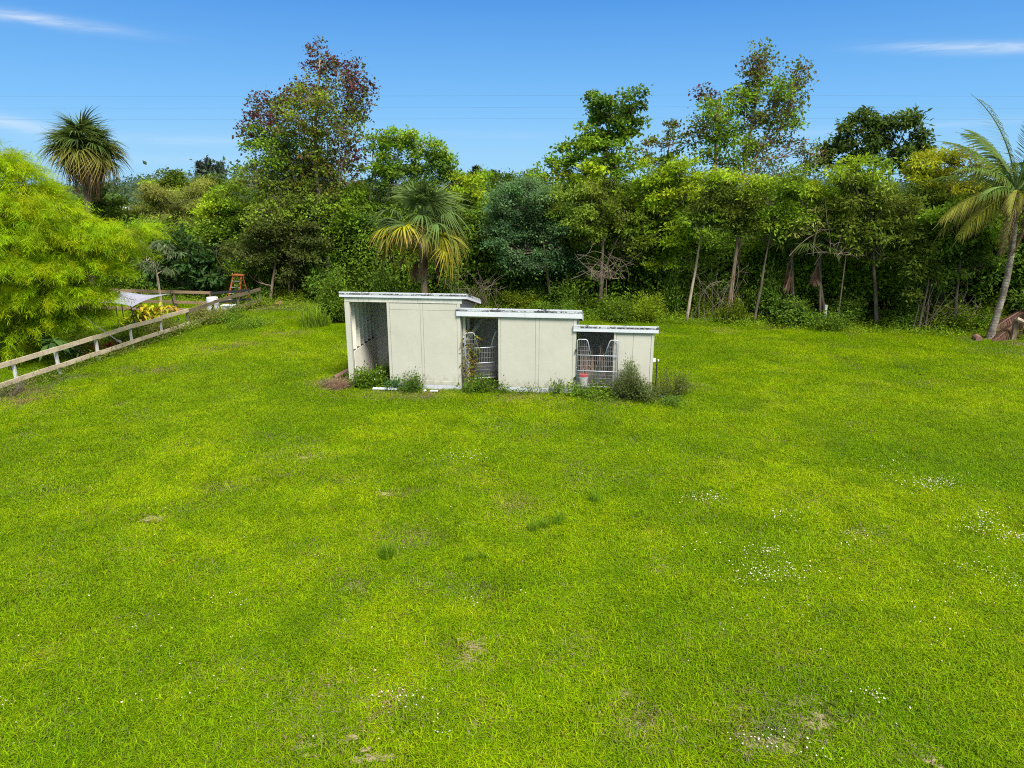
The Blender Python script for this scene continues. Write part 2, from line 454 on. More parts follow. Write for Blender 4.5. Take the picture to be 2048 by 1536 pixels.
# ------------------------------------------------------------------ lawn grass (nobody could count the blades)
def grass_mat():
    m, nt, out = newmat('grass_blades')
    a = nd(nt, 'ShaderNodeAttribute', attribute_name='tint')
    geo = nd(nt, 'ShaderNodeNewGeometry'); P = geo.outputs['Position']
    oi = nd(nt, 'ShaderNodeObjectInfo')
    n1 = noise(nt, P, 0.22, 4, 0.6, 0.6); n2 = noise(nt, P, 1.3, 4, 0.6); n3 = noise(nt, P, 0.75, 3, 0.5, 0.8)
    yel = mixc(nt, 1.0, a.outputs['Color'], (1.16, 1.04, 0.9), 'MULTIPLY')
    drk = mixc(nt, 1.0, a.outputs['Color'], (0.60, 0.69, 0.9), 'MULTIPLY')
    c = mixc(nt, maprange(nt, n1, 0.36, 0.62), drk, yel)
    c = mixc(nt, maprange(nt, n2, 0.42, 0.72, 0, 0.9), c, drk)
    org = mixc(nt, 1.0, a.outputs['Color'], (1.55, 0.85, 1.0), 'MULTIPLY')
    c = mixc(nt, maprange(nt, n3, 0.68, 0.8, 0, 0.6), c, org)
    v = maprange(nt, oi.outputs['Random'], 0, 1, 0.8, 1.2)
    h = nd(nt, 'ShaderNodeHueSaturation', ins={'Color': c, 'Value': v})
    p = nd(nt, 'ShaderNodeBsdfPrincipled', ins={'Base Color': h.outputs[0], 'Roughness': 0.55, 'Specular IOR Level': 0.08})
    t = nd(nt, 'ShaderNodeBsdfTranslucent', ins={'Color': h.outputs[0]})
    mx = nd(nt, 'ShaderNodeMixShader', ins={0: 0.35, 1: p.outputs[0], 2: t.outputs[0]})
    nt.links.new(mx.outputs[0], out.inputs[0])
    return m
M['grass'] = grass_mat()

def blades(mb, n, R, hmin, hmax, wmin, wmax, lean, pal, sparse=None):
    r = R * np.sqrt(RNG.random(n)); a = RNG.random(n) * 2 * PI
    p = np.stack([r * np.cos(a), r * np.sin(a), np.zeros(n)], 1)
    h = hmin + (hmax - hmin) * RNG.random(n) ** 1.5
    b = RNG.random(n) * 2 * PI
    ln = lean * (0.3 + RNG.random(n))
    d = np.stack([np.cos(b), np.sin(b), np.zeros(n)], 1)
    side = np.stack([-np.sin(b), np.cos(b), np.zeros(n)], 1)
    m1 = p + d * (h * ln * 0.35)[:, None] + np.array([0, 0, 1]) * (h * 0.62)[:, None]
    m2 = p + d * (h * ln * 1.1)[:, None] + np.array([0, 0, 1]) * (h * (1.0 - 0.22 * ln))[:, None]
    w = (wmin + (wmax - wmin) * RNG.random(n))[:, None]
    v = np.stack([p - side*w*.5, p + side*w*.5, m1 + side*w*.45, m1 - side*w*.45, m2], 1).reshape(-1, 3)
    base = np.arange(n)[:, None] * 5
    col = pal[RNG.integers(0, len(pal), n)] * (0.75 + 0.5 * RNG.random((n, 1)))
    c = np.repeat(col, 5, axis=0)
    nv0 = mb.nv
    mb.add(v, base + np.array([[0, 1, 2, 3]]), c)
    mb.l.append((base + np.array([[3, 2, 4]]) + nv0).ravel()); mb.n.append(np.full(n, 3))

GP = np.array([(0.135, 0.235, 0.004), (0.165, 0.265, 0.005), (0.105, 0.200, 0.004), (0.195, 0.265, 0.006), (0.085, 0.165, 0.005), (0.150, 0.245, 0.003)])
GP = GP * np.array([1.70, 1.63, 0.08])
GP2 = np.vstack([GP, GP, [(0.23, 0.23, 0.03)]])
gcol = bpy.data.collections.new('grass_tufts')        # not linked to the scene: only instanced
NV = 14
for i in range(NV):
    mb = MB()
    blades(mb, 400, 0.40, 0.025, 0.085, 0.006, 0.013, 1.0, GP2)
    blades(mb, 20, 0.34, 0.06, 0.125, 0.007, 0.012, 1.3, GP)
    me = mb.mesh('grass_tuft', M['grass'])
    gcol.objects.link(bpy.data.objects.new('grass_tuft', me))

for i in range(3):
    mb = MB()
    blades(mb, 240, 0.40, 0.02, 0.08, 0.006, 0.012, 1.4, np.array([(.34,.27,.13),(.28,.24,.09),(.22,.24,.03),(.38,.31,.17),(.20,.25,.01)]))
    gcol.objects.link(bpy.data.objects.new('straw_tuft', mb.mesh('straw_tuft', M['grass'])))
for i in range(3):
    mb = MB()
    blades(mb, 170, 0.40, 0.02, 0.07, 0.006, 0.012, 1.2, GP)
    for _ in range(9):
        c = np.array([*RNG.uniform(-.32, .32, 2), .012]); nn = 9
        a_ = RNG.random(nn) * 6.28
        D = np.stack([np.cos(a_), np.sin(a_), np.full(nn, .35)], 1)
        pc = np.array([(.11,.19,.012),(.14,.20,.015),(.09,.16,.02),(.17,.19,.02)])[RNG.integers(0, 4)] * RNG.uniform(.8, 1.2, (nn, 1))
        v = np.stack([np.tile(c, (nn, 1)), c + D*.035 + np.cross(D, [0,0,1.])*.014, c + D*.075, c + D*.035 - np.cross(D, [0,0,1.])*.014], 1).reshape(-1, 3)
        mb.add(v, np.arange(4*nn).reshape(nn, 4), np.repeat(pc, 4, axis=0))
    gcol.objects.link(bpy.data.objects.new('weed_tuft', mb.mesh('weed_tuft', M['grass'])))
# scatter
pts = []
Ymin, Ymax = 2.0, 42.0
N = 26000
yy = Ymin + (Ymax - Ymin) * RNG.random(N * 3)
xx = (RNG.random(N * 3) * 2 - 1) * 40
keep = np.abs(xx) < 0.80 * yy + 6.5
keep &= yy < wood_edge(xx) + 1.5
dens = np.where(yy < 14, 1.0, np.where(yy < 22, 0.85, 0.7))
keep &= RNG.random(len(xx)) < dens
xx, yy = xx[keep], yy[keep]
# thin over the bare patches, keep out of the stable
ok = np.ones(len(xx), bool)
for (x, y, r) in PATCH:
    d2 = ((xx - x) / 1.25) ** 2 + (yy - y) ** 2
    ok &= ~((d2 < (r + 0.05) ** 2) & (RNG.random(len(xx)) < (0.35 if r > .4 else .5)))
PHI = math.radians(6.8)
P0 = np.array([-5.433, 22.907, 0.0])
ex = np.array([math.cos(PHI), -math.sin(PHI)]); ey = np.array([math.sin(PHI), math.cos(PHI)])
sx = (xx - P0[0]) * ex[0] + (yy - P0[1]) * ex[1]; sy = (xx - P0[0]) * ey[0] + (yy - P0[1]) * ey[1]
ok &= ~((sx > -0.1) & (sx < 10.1) & (sy > -0.15) & (sy < 3.0))
xx, yy = xx[ok], yy[ok]
n = len(xx)
pick = RNG.integers(0, NV, n)
for (x, y, r) in PATCH:
    if r > .08:
        d2 = ((xx - x) / 1.5) ** 2 + (yy - y) ** 2
        mk = (d2 < (r * 1.5 * (.4 + .8 * RNG.random(n))) ** 2) & (RNG.random(n) < .6)
        pick = np.where(mk, NV + RNG.integers(0, 3, n), pick)
wv = np.sin(xx * .9 + 2 * np.sin(yy * .4)) * np.sin(yy * .8 + 1.5 * np.sin(xx * .5))
pick = np.where((RNG.random(n) < .03 + .10 * (wv > .6)), NV + RNG.integers(0, 3, n), pick)
pick = np.where(RNG.random(n) < .05 + .12 * (np.sin(xx * .6 + 1.7 * np.sin(yy * .5)) > .75), NV + 3 + RNG.integers(0, 3, n), pick)
print('grass instances', n)
me = bpy.data.meshes.new('lawn_grass')
me.vertices.add(n)
me.vertices.foreach_set('co', np.stack([xx, yy, np.zeros(n)], 1).astype(np.float32).ravel())
for nm, typ, arr in (('spin', 'FLOAT', RNG.random(n) * 6.283), ('size', 'FLOAT', 0.75 + 0.55 * RNG.random(n)), ('pick', 'INT', pick)):
    at_ = me.attributes.new(nm, typ, 'POINT'); at_.data.foreach_set('value', arr.astype(np.float32 if typ == 'FLOAT' else np.int32))
me.update()
lawn = bpy.data.objects.new('lawn_grass', me); COL.objects.link(lawn)
tag(lawn, 'bright yellow green mown grass covering the whole paddock', 'grass', kind='stuff')
ng = bpy.data.node_groups.new('scatter_grass', 'GeometryNodeTree')
ng.interface.new_socket('Geometry', in_out='INPUT', socket_type='NodeSocketGeometry')
ng.interface.new_socket('Geometry', in_out='OUTPUT', socket_type='NodeSocketGeometry')
gi = ng.nodes.new('NodeGroupInput'); go = ng.nodes.new('NodeGroupOutput')
ci = ng.nodes.new('GeometryNodeCollectionInfo'); ci.inputs['Collection'].default_value = gcol
ci.inputs['Separate Children'].default_value = True; ci.inputs['Reset Children'].default_value = True
ip = ng.nodes.new('GeometryNodeInstanceOnPoints'); ip.inputs['Pick Instance'].default_value = True
def na(name, typ):
    q = ng.nodes.new('GeometryNodeInputNamedAttribute'); q.data_type = typ; q.inputs['Name'].default_value = name
    return q.outputs['Attribute']
cx = ng.nodes.new('ShaderNodeCombineXYZ'); ng.links.new(na('spin', 'FLOAT'), cx.inputs[2])
e2r = ng.nodes.new('FunctionNodeEulerToRotation'); ng.links.new(cx.outputs[0], e2r.inputs[0])
ng.links.new(gi.outputs[0], ip.inputs['Points']); ng.links.new(ci.outputs[0], ip.inputs['Instance'])
ng.links.new(na('pick', 'INT'), ip.inputs['Instance Index']); ng.links.new(e2r.outputs[0], ip.inputs['Rotation'])
ng.links.new(na('size', 'FLOAT'), ip.inputs['Scale'])
ng.links.new(ip.outputs[0], go.inputs[0])
md = lawn.modifiers.new('scatter', 'NODES'); md.node_group = ng

# small white flowers in drifts
mb = MB()
fl = []
for (u, v_, su, sv, n_) in [(920, 915, 28, 6, 70), (1865, 970, 32, 7, 190), (1395, 997, 25, 6, 60), (1425, 1002, 14, 5, 40), (1570, 1030, 25, 12, 60), (1960, 1050, 28, 14, 130), (1965, 1030, 8, 6, 30),
                            (2030, 1078, 22, 6, 60), (1530, 1105, 20, 6, 60), (1515, 1150, 30, 14, 130), (1590, 1150, 30, 10, 50), (1980, 1140, 45, 16, 50), (2035, 1170, 20, 10, 40), (1780, 930, 20, 10, 25),
                            (800, 1390, 30, 14, 34), (1735, 1390, 14, 6, 16), (1760, 1405, 12, 5, 14), (880, 1465, 16, 10, 10), (360, 1400, 40, 10, 12), (1500, 1480, 50, 12, 30), (1650, 1510, 40, 10, 14),
                            (440, 1205, 30, 8, 12), (1690, 1070, 60, 12, 24), (1720, 1090, 30, 8, 14), (1370, 1100, 40, 12, 14), (1900, 1230, 80, 50, 30), (1600, 1200, 60, 30, 30), (940, 1215, 12, 14, 14),
                            (270, 1255, 6, 6, 5), (10, 1410, 14, 10, 6), (1150, 985, 60, 20, 8), (640, 1120, 10, 4, 5), (1380, 905, 30, 10, 12), (1500, 925, 30, 10, 10), (120, 900, 40, 12, 8)]:
    for _ in range(n_):
        fl.append((gp(u + RNG.normal() * su, v_ + RNG.normal() * sv)))
for _ in range(160):
    fl.append(gp(RNG.uniform(0, 2048), RNG.uniform(820, 1530)))
for p in fl:
    k = 6; r = RNG.uniform(0.007, 0.014)
    z = RNG.uniform(0.035, 0.10)
    a = np.arange(k) * 2 * PI / k + RNG.random()
    tl = RNG.normal(0, 0.35, 2)
    ring = np.stack([r*np.cos(a), r*np.sin(a), r*(np.cos(a)*tl[0] + np.sin(a)*tl[1])], 1)
    v = np.vstack([ring, [[0, 0, r * 0.5]]]) + np.array([p[0], p[1], z])
    c = np.tile((0.62, 0.60, 0.50) if RNG.random() < .85 else (0.80, 0.68, 0.25), (k + 1, 1))
    mb.add(v, [(j, (j+1) % k, k) for j in range(k)], c)
    v = np.array([[p[0]-.002, p[1], 0], [p[0]+.002, p[1], 0], [p[0]+.002, p[1], z], [p[0]-.002, p[1], z]])
    mb.add(v, [(0, 1, 2, 3)], (0.10, 0.18, 0.02))
tag(mb.build('wildflowers', leaf_mat('petals', 0.2, 0.7, 0.2, 0.1)), 'tiny white wildflowers scattered in drifts through the lawn', 'wildflowers', kind='stuff')

# ------------------------------------------------------------------ stable
SROT = -PHI
SLOPE = 0.215
st = empty('horse_stable', P0, 'cream painted wooden stable of three open stalls stepping down to the right', 'stable', rz=SROT)
def sb(name, mat, boxes, parent=st):
    m = MB()
    for (lo, hi) in boxes: m.box(lo, hi)
    return m.build(name, M[mat], parent)
DEP = 2.62
def section(x0, x1, fx0, fx1, zt, ft, board_h, edge_h, edge_mat_top):
    """roof of one stall: sheet sloping to the rear, board and flaking edge strip in front"""
    y0, y1 = -0.07, DEP + 0.15
    zr = zt - SLOPE * (y1 - y0)
    t = board_h + edge_h - 0.01
    m = MB()
    m.hexa([(fx0+.02, y0+.02, zt - t), (fx1-.02, y0+.02, zt - t), (fx1-.02, y1, zr - t), (fx0+.02, y1, zr - t)],
           [(fx0+.02, y0+.02, zt - .012), (fx1-.02, y0+.02, zt - .012), (fx1-.02, y1, zr - .012), (fx0+.02, y1, zr - .012)])
    roof = m.build('roof', M['tar'], st)
    m = MB()
    m.hexa([(x0+.03, .02, zt - t - .02 - SLOPE*.09), (x1-.03, .02, zt - t - .02 - SLOPE*.09), (x1-.03, DEP-.06, zt - t - .02 - SLOPE*(DEP+.01)), (x0+.03, DEP-.06, zt - t - .02 - SLOPE*(DEP+.01))],
           [(x0+.03, .02, zt - t - .004 - SLOPE*.09), (x1-.03, .02, zt - t - .004 - SLOPE*.09), (x1-.03, DEP-.06, zt - t - .004 - SLOPE*(DEP+.01)), (x0+.03, DEP-.06, zt - t - .004 - SLOPE*(DEP+.01))])
    m.build('bounce_ceiling', M['lit_paint'], roof)  # pale board added under the roof to bounce light into the stall
    m = MB(); m.box((fx0, y0 - .005, zt - edge_h - board_h), (fx1, y0 + .018, zt - edge_h - .002))
    m.build('fascia', M['white'], roof)
    m = MB(); m.box((fx0, y0 - .012, zt - edge_h), (fx1, y0 + .018, zt - edge_h * .48))
    m.build('roof_edge', M['edge_dark'], roof)
    m = MB(); m.box((fx0, y0 - .016, zt - edge_h * .478), (fx1, y0 + .018, zt))
    m.build('drip_edge', M['edge_light'], roof)
    # side boards
    for sx_, ww in ((fx1 - .018, .02), (fx0 - .002, .02)):
        m = MB()
        m.hexa([(sx_, y0+.02, zt - edge_h - board_h), (sx_+ww, y0+.02, zt - edge_h - board_h), (sx_+ww, y1, zr - edge_h - board_h), (sx_, y1, zr - edge_h - board_h)],
               [(sx_, y0+.02, zt - edge_h * .9), (sx_+ww, y0+.02, zt - edge_h * .9), (sx_+ww, y1, zr - edge_h * .9), (sx_, y1, zr - edge_h * .9)])
        m.build('fascia', M['white'], roof)
        m = MB()
        m.hexa([(sx_-.004, y0+.02, zt - edge_h*.895), (sx_+ww+.004, y0+.02, zt - edge_h*.895), (sx_+ww+.004, y1, zr - edge_h*.895), (sx_-.004, y1, zr - edge_h*.895)],
               [(sx_-.004, y0+.02, zt - .002), (sx_+ww+.004, y0+.02, zt - .002), (sx_+ww+.004, y1, zr - .002), (sx_-.004, y1, zr - .002)])
        m.build('roof_edge', M['edge_dark'], roof)
    return lambda y: zt - edge_h - board_h - SLOPE * (y - y0) + 0.005     # underside height
uL = section(0, 3.8, -0.145, 4.03, 3.185, 0, 0.085, 0.078, 0)
uM = section(3.8, 7.52, 3.69, 7.68, 2.738, 0, 0.165, 0.098, 0)
uR = section(7.52, 9.945, 7.425, 10.067, 2.275, 0, 0.115, 0.095, 0)
# left roof is deep and flat sided; the wedge under it is boarded on the right
def wall_side(name, mat, x0, x1, y0, y1, zb, under, parent=st, drop=0.0):
    m = MB()
    m.hexa([(x0, y0, zb), (x1, y0, zb), (x1, y1, zb), (x0, y1, zb)],
           [(x0, y0, under(y0) - drop), (x1, y0, under(y0) - drop), (x1, y1, under(y1) - drop), (x0, y1, under(y1) - drop)])
    return m.build(name, M[mat], parent)
G = 0.008
# ---- left stall
sb('header', 'header', [((0.0, -0.02, 2.862), (3.86, 0.10, 3.012))])
sb('corner_post', 'cream', [((-0.01, -0.012, 0.0), (0.155, 0.13, 2.858))])
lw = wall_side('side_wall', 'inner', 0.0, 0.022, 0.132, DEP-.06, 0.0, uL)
for k in range(6):
    y = 0.42 + k * 0.40
    m = MB(); m.hexa([(0.024, y, 1.19), (0.165, y, 1.19), (0.165, y+.05, 1.19), (0.024, y+.05, 1.19)],
                     [(0.024, y, uL(y)), (0.165, y, uL(y)), (0.165, y+.05, uL(y+.05)), (0.024, y+.05, uL(y+.05))])
    m.build('stud', M['lit_paint'], lw)
sb('kick_board', 'lit_paint', [((0.168, 0.132, 0.0), (0.188, DEP - .06, 1.185))], lw)
sb('ledge', 'dark', [((0.024, 0.134, 1.13), (0.166, DEP - .06, 1.18))], lw)
wall_side('side_wall', 'cream', 3.735, 3.80, 0.065, DEP-.055, 0.0, uL)
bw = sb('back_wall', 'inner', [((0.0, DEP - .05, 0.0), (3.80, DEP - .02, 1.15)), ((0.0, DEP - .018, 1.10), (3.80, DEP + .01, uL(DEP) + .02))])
def panel(x0, x1, z1, trimL, trimR, seams, foot, strip=None, mat='cream'):
    m = MB()
    m.box((x0 + .01, 0.03, 0.02), (x1 - .01, 0.06, z1 - .01)); fr_ = m.build('front_wall', M['inner'], st)
    xs_ = [x0 + trimL + G] + [c for s in seams for c in (s - G/2, s + G/2)] + [x1 - trimR - G]
    for a_, b_ in zip(xs_[::2], xs_[1::2]):
        bx = [((a_, -0.002, foot + G), (b_, 0.03, (strip - G/2) if strip else z1))]
        if strip: bx.append(((a_, -0.002, strip + G/2), (b_, 0.03, z1)))
        sb('sheet', mat, bx, fr_)
    sb('trim', mat, [((x0, -0.014, 0.0 if foot > .2 else foot + .002), (x0 + trimL, 0.03, z1))], fr_)
    sb('trim', mat, [((x1 - trimR, -0.014, foot + .002), (x1, 0.03, z1))], fr_)
    sb('footing_board', 'footing', [((x0 + (trimL + .003 if foot > .2 else 0), -0.018, -0.02), (x1, 0.03, foot))], fr_)
    return fr_
panel(1.40, 3.80, 2.858, 0.085, 0.10, [2.495, 2.585], 0.15, 2.63)
sb('skirt_board', 'cream', [((1.50, -0.016, 0.155), (3.69, -0.003, 0.275))])
# ---- middle stall
panel(5.03, 7.52, 2.47, 0.075, 0.10, [6.225, 6.34], 0.16)
wall_side('side_wall', 'cream', 7.455, 7.52, 0.065, DEP-.055, 0.0, uM)
sb('back_wall', 'inner', [((3.805, DEP - .05, 0.0), (7.52, DEP - .02, 1.13)), ((3.805, DEP - .018, 1.10), (7.52, DEP + .01, uM(DEP) + .02))])
sb('side_panel', 'cream', [((7.525, 0.1, 2.0), (7.60, 0.16, 2.47))])
m = MB(); m.beam((3.9, 0.5, 1.55), (4.35, 1.7, 2.2), .05, .12); m.beam((3.86, 0.35, 0), (3.86, 0.35, 2.4), .09, .09, up=(0, 1, 0)); m.beam((3.86, 1.1, 0), (3.86, 1.1, 2.3), .09, .09, up=(0, 1, 0))
m.build('brace', M['inner'], st)
# ---- right stall
panel(8.70, 9.945, 2.06, 0.07, 0.085, [9.30], 0.06, 1.985)
wall_side('side_wall', 'cream', 9.88, 9.945, 0.065, DEP-.055, 0.0, uR)
sb('back_wall', 'inner', [((7.525, DEP - .05, 0.0), (9.945, DEP - .02, 1.02)), ((7.525, DEP - .018, 1.0), (9.945, DEP + .01, uR(DEP) + .02))])
sb('header', 'dark', [((7.53, 0.0, 1.995), (8.69, 0.05, 2.055))])
# floor of the stalls: trodden dirt
m = MB(); m.box((0.15, 0.14, -0.05), (9.87, DEP - .06, 0.012)); m.build('dirt_floor', M['soil'], st)

def gate(x, y, z, ang, wid=1.285):
    g = MB(); r = 0.0165
    top, mid, low = 1.55, 1.04, 0.53
    def bend(pts): g.tube(pts, r, 6)
    c = .05
    bend([(0, 0, 0.03), (0, 0, top - c), (c*.35, 0, top - c*.35), (c, 0, top), (.26, 0, top), (.30, 0, top - .02), (.33, 0, top - .08), (.44, 0, mid)])
    bend([(wid, 0, 0.03), (wid, 0, top - c), (wid - c*.35, 0, top - c*.35), (wid - c, 0, top), (1.07, 0, top), (1.03, 0, top - .02), (1.0, 0, top - .08), (.86, 0, mid)])
    bend([(0, 0, mid), (wid, 0, mid)]); bend([(0, 0, low), (wid, 0, low)]); bend([(0, 0, 0.02), (wid, 0, 0.02)])
    go_ = g.build('gate', M['galv'], st, smooth=True)
    wm = MB(); wr = 0.0044
    for i in range(1, 22):
        xx_ = wid * i / 22
        if xx_ < .33: t_ = top
        elif xx_ < .44: t_ = top - (xx_ - .33) / .11 * (top - mid)
        elif xx_ > 1.0: t_ = top
        elif xx_ > .86: t_ = mid + (xx_ - .86) / .14 * (top - mid)
        else: t_ = mid
        wm.tube([(xx_, 0, low), (xx_, 0, t_)], wr, 3, cap=False)
    for i in range(1, 44): wm.tube([(wid * i / 44, 0, .02), (wid * i / 44, 0, low)], wr * .9, 3, cap=False)
    for zz in (.12, .3, .41, .7, .87): wm.tube([(0, 0, zz), (wid, 0, zz)], wr, 3, cap=False)
    for zz in (1.2, 1.33): wm.tube([(0, 0, zz), (.38, 0, zz)], wr, 3, cap=False); wm.tube([(.93, 0, zz), (wid, 0, zz)], wr, 3, cap=False)
    wm.build('wire_mesh', M['wire'], go_)
    for zz in (.28, 1.18):
        h = MB(); h.box((-.055, -.03, zz - .05), (-.02, .03, zz + .05)); h.build('hinge', M['black'], go_)
    go_.location = (x, y, z); go_.rotation_euler = (0, 0, ang)
    return go_
gate(3.925, 0.03, 0.35, math.radians(21), 1.19)
gate(7.56, -0.055, 0.26, math.radians(-1.0))

# small things at the stable
def on_stable(x, y, z=0.0):
    return np.array([P0[0] + x*ex[0] + y*ey[0], P0[1] + x*ex[1] + y*ey[1], z])
b = empty('bucket', on_stable(7.78, 0.28, 0.25), 'white plastic bucket with a red lid behind the right stall gate', 'bucket')
m = MB(); m.tube([(0,0,0),(0,0,.02),(0,0,.27)], [.115,.12,.135], 14); m.build('body', M['plastic'], b)
m = MB(); m.tube([(0,0,.27),(0,0,.335),(0,0,.34)], [.138,.138,.12], 14); m.build('lid', M['red'], b)
m = MB(); a = np.linspace(0, PI, 9); m.tube(np.stack([.14*np.cos(a), -.02-.12*np.sin(a)*.6, .26-.09*np.sin(a)], 1), .005, 4); m.build('handle', M['galv'], b)
# stand it on a low block so it does not hover
blk = empty('plinth_block', on_stable(7.78, 0.28, 0.0), 'low concrete block carrying the bucket with the red lid', 'block')
m = MB(); m.box((-.20, -.16, 0), (.20, .16, .125)); m.build('lower_course', plain_mat('concrete', (.30, .29, .27), .9), blk)
m = MB(); m.box((-.198, -.158, .128), (.198, .158, .25)); m.build('upper_course', bpy.data.materials['concrete'], blk)

sp_ = empty('standpipe', on_stable(10.09, 0.25, 0), 'dark upright water pipe with a white tap box beside the right stall wall', 'tap')
m = MB(); m.tube([(0,0,0),(0,0,.5),(0,0,1.12)], .022, 6); m.build('pipe', M['black'], sp_)
m = MB(); m.tube([(-.11,.12,0),(-.11,.12,.98)], .014, 6); m.build('pipe', M['black'], sp_)
m = MB(); m.box((-.125, -.03, 1.08), (-.05, .04, 1.19)); m.build('tap_box', M['plastic'], sp_)
m = MB(); m.box((.02, -.02, 1.10), (.06, .02, 1.16)); m.build('tap', M['plastic'], sp_)
hp = [(10.15,-.1),(10.25,-.35),(10.45,-.3),(10.6,-.15),(10.62,-.4),(10.75,-.7),(10.6,-.85),(10.4,-.6),(10.2,-.75)]
m = MB(); m.tube([on_stable(x, y, .07 + .07*math.sin(i*2.1)) for i, (x, y) in enumerate(hp)], .022, 5); tag(m.build('garden_hose', M['teal']), 'teal garden hose lying loose beside the right stall corner', 'hose')
def plank(u, v_, ln, wd, th, rz, mat, label, name='plank', tilt=0.0, z=0.0):
    p = gp(u, v_); m = MB()
    k = 7; xs_ = np.linspace(-ln/2, ln/2, k)
    for i in range(k-1):
        w0, w1 = wd*(.85+.3*RNG.random()), wd*(.85+.3*RNG.random())
    m.hexa([(-ln/2,-wd/2,0),(ln/2,-wd*.42,0),(ln/2,wd*.5,0),(-ln/2,wd*.45,0)], [(-ln/2+.02,-wd/2+.01,th),(ln/2-.03,-wd*.4,th),(ln/2-.01,wd*.5-.01,th),(-ln/2+.01,wd*.45-.01,th)])
    o = m.build(name, M[mat]); o.location = (p[0], p[1], .02 + z); o.rotation_euler = (0, tilt, rz)
    return tag(o, label, 'board')
plank(770, 782, 0.82, .10, .05, -.10, 'white', 'long flaking white board lying in front of the left stall', z=.04)
plank(868, 786, 0.26, .12, .02, -.1, 'white', 'short white board fragment on the grass before the left stall wall', 'board_fragment', z=.05)
plank(850, 786, 0.10, .08, .04, .4, 'white', 'tiny white chip of board left of the short fragment', 'board_fragment', z=.05)
plank(1238, 788, 0.22, .13, .02, .05, 'footing', 'pale blue white slab under the willowy shrub', 'board_fragment', z=.04)
plank(684, 757, 0.55, .28, .03, .5, 'wood_debris', 'reddish brown board leaning in grass outside the left stall', z=.16, tilt=-.35)

# ------------------------------------------------------------------ paddock fence on the left
fp = [gp(u, v_) for (u, v_) in [(-95, 822), (35, 782), (128, 752), (208, 722), (270, 700), (322, 680), (375, 661), (428, 643), (482, 626), (525, 613)]]
fx = np.poly1d(np.polyfit([p[1] for p in fp], [p[0] for p in fp], 2))
fys = [19.8, 22.5, 24.4, 26.4, 28.4, 30.4, 32.4, 34.6, 37.0, 39.3]
fence = empty('paddock_fence', (float(fx(22.5)), 22.5, 0), 'weathered two rail wooden fence running along the left edge of the lawn', 'fence')
FO = np.array(fence.location)
for i, Y in enumerate(fys):
    X = float(fx(Y)); m = MB()
    tall = 1.0 if i < 7 else 0.98
    w_ = .042 if i in (2, 3) else .036
    ln = RNG.normal(0, .02, 2)
    m.hexa([(X-w_-.07, Y-w_, -.1), (X+w_-.06, Y-w_, -.1), (X+w_-.06, Y+w_, -.1), (X-w_-.07, Y+w_, -.1)],
           [(X-w_-.07+ln[0], Y-w_, tall), (X+w_-.06+ln[0], Y-w_, tall), (X+w_-.06+ln[0], Y+w_, tall), (X-w_-.07+ln[0], Y+w_, tall)])
    o = m.build('post', M['post'] if i in (1, 2, 3, 4, 5) else M['dark_rail'], fence, origin=FO)
for i in range(len(fys) - 1):
    a_, b_ = fys[i], fys[i+1]
    mat = M['rail'] if i < 6 else M['dark_rail']
    for (z, hh) in ((.95, .16), (.34, .155)):
        m = MB(); j1, j2 = RNG.normal(0, .015, 2)
        sag = .06 if i >= 6 else 0
        m.beam((float(fx(a_)) + .015, a_ + .005, z + j1 - (sag if i == 6 else 0)), (float(fx(b_)) + .015, b_ - .005, z + j2), .04, hh)
        m.build('rail', mat, fence, origin=FO)
# second fence across the garden beyond
A, B = at(236, 583, 37.3), at(420, 588, 36.6)
f2 = empty('garden_fence', (A[0], A[1], 0), 'brown three rail wooden fence behind the pale shade sail', 'fence')
FO = np.array(f2.location)
Ax, Bx = np.array([A[0]-5, A[1]+.9, 0]), np.array([B[0], B[1], 0])
for k in range(6):
    p = Ax + (Bx - Ax) * k / 5; m = MB()
    m.box((p[0]-.05, p[1]+.02, -.1), (p[0]+.05, p[1]+.12, 1.2)); m.build('post', M['dark_rail'], f2, origin=FO)
for z in (1.15, .60, .20):
    for k in range(2):
        p, q = Ax + (Bx - Ax) * (k * .5), Ax + (Bx - Ax) * (k * .5 + .498); m = MB()
        m.beam(p + [0, 0, z + RNG.normal(0, .01)], q + [0, 0, z + RNG.normal(0, .01)], .04, .14); m.build('rail', M['brown_rail'], f2, origin=FO)
A2, B2 = np.array([B[0] + .06, B[1], 0]), gp(500, 622)
f3 = empty('dark_fence', (A2[0], A2[1], 0), 'dark shaded rail fence between the brown fence and the orange ladder', 'fence')
FO = np.array(f3.location)
for z in (1.1, .6):
    m = MB(); m.beam(A2 + [0, 0, z], np.array([B2[0], B2[1] + .3, z]), .04, .12); m.build('rail', M['black'], f3, origin=FO)
m = MB(); m.box((A2[0]-.04, A2[1]+.02, -.1), (A2[0]+.05, A2[1]+.1, 1.2)); m.build('post', M['black'], f3, origin=FO)

# ------------------------------------------------------------------ shade sail in the neighbouring garden
c0, c1, c2, c3 = at(195, 606, 31.5), at(239, 581, 35.0), at(341, 588, 33.5), at(262, 616, 30.8)
sail = empty('shade_sail', (*(c0 + c2)[:2] / 2, 0), 'pale grey lilac shade sail stretched between thin black poles', 'shade sail')
SO = np.array(sail.location)
n_ = 14; m = MB(); v = []
for i in range(n_ + 1):
    for j in range(n_ + 1):
        a_, b_ = i / n_, j / n_
        # edges bow inwards
        a2 = .5 + (a_ - .5) * (1 - .30 * 4 * b_ * (1 - b_)); b2 = .5 + (b_ - .5) * (1 - .30 * 4 * a_ * (1 - a_))
        p = (1-a2)*(1-b2)*c0 + (1-a2)*b2*c1 + a2*b2*c2 + a2*(1-b2)*c3
        p = p + [0, 0, -.12 * math.sin(PI*a_) * math.sin(PI*b_) + .015*math.sin(9*a_+5*b_)]
        v.append(p)
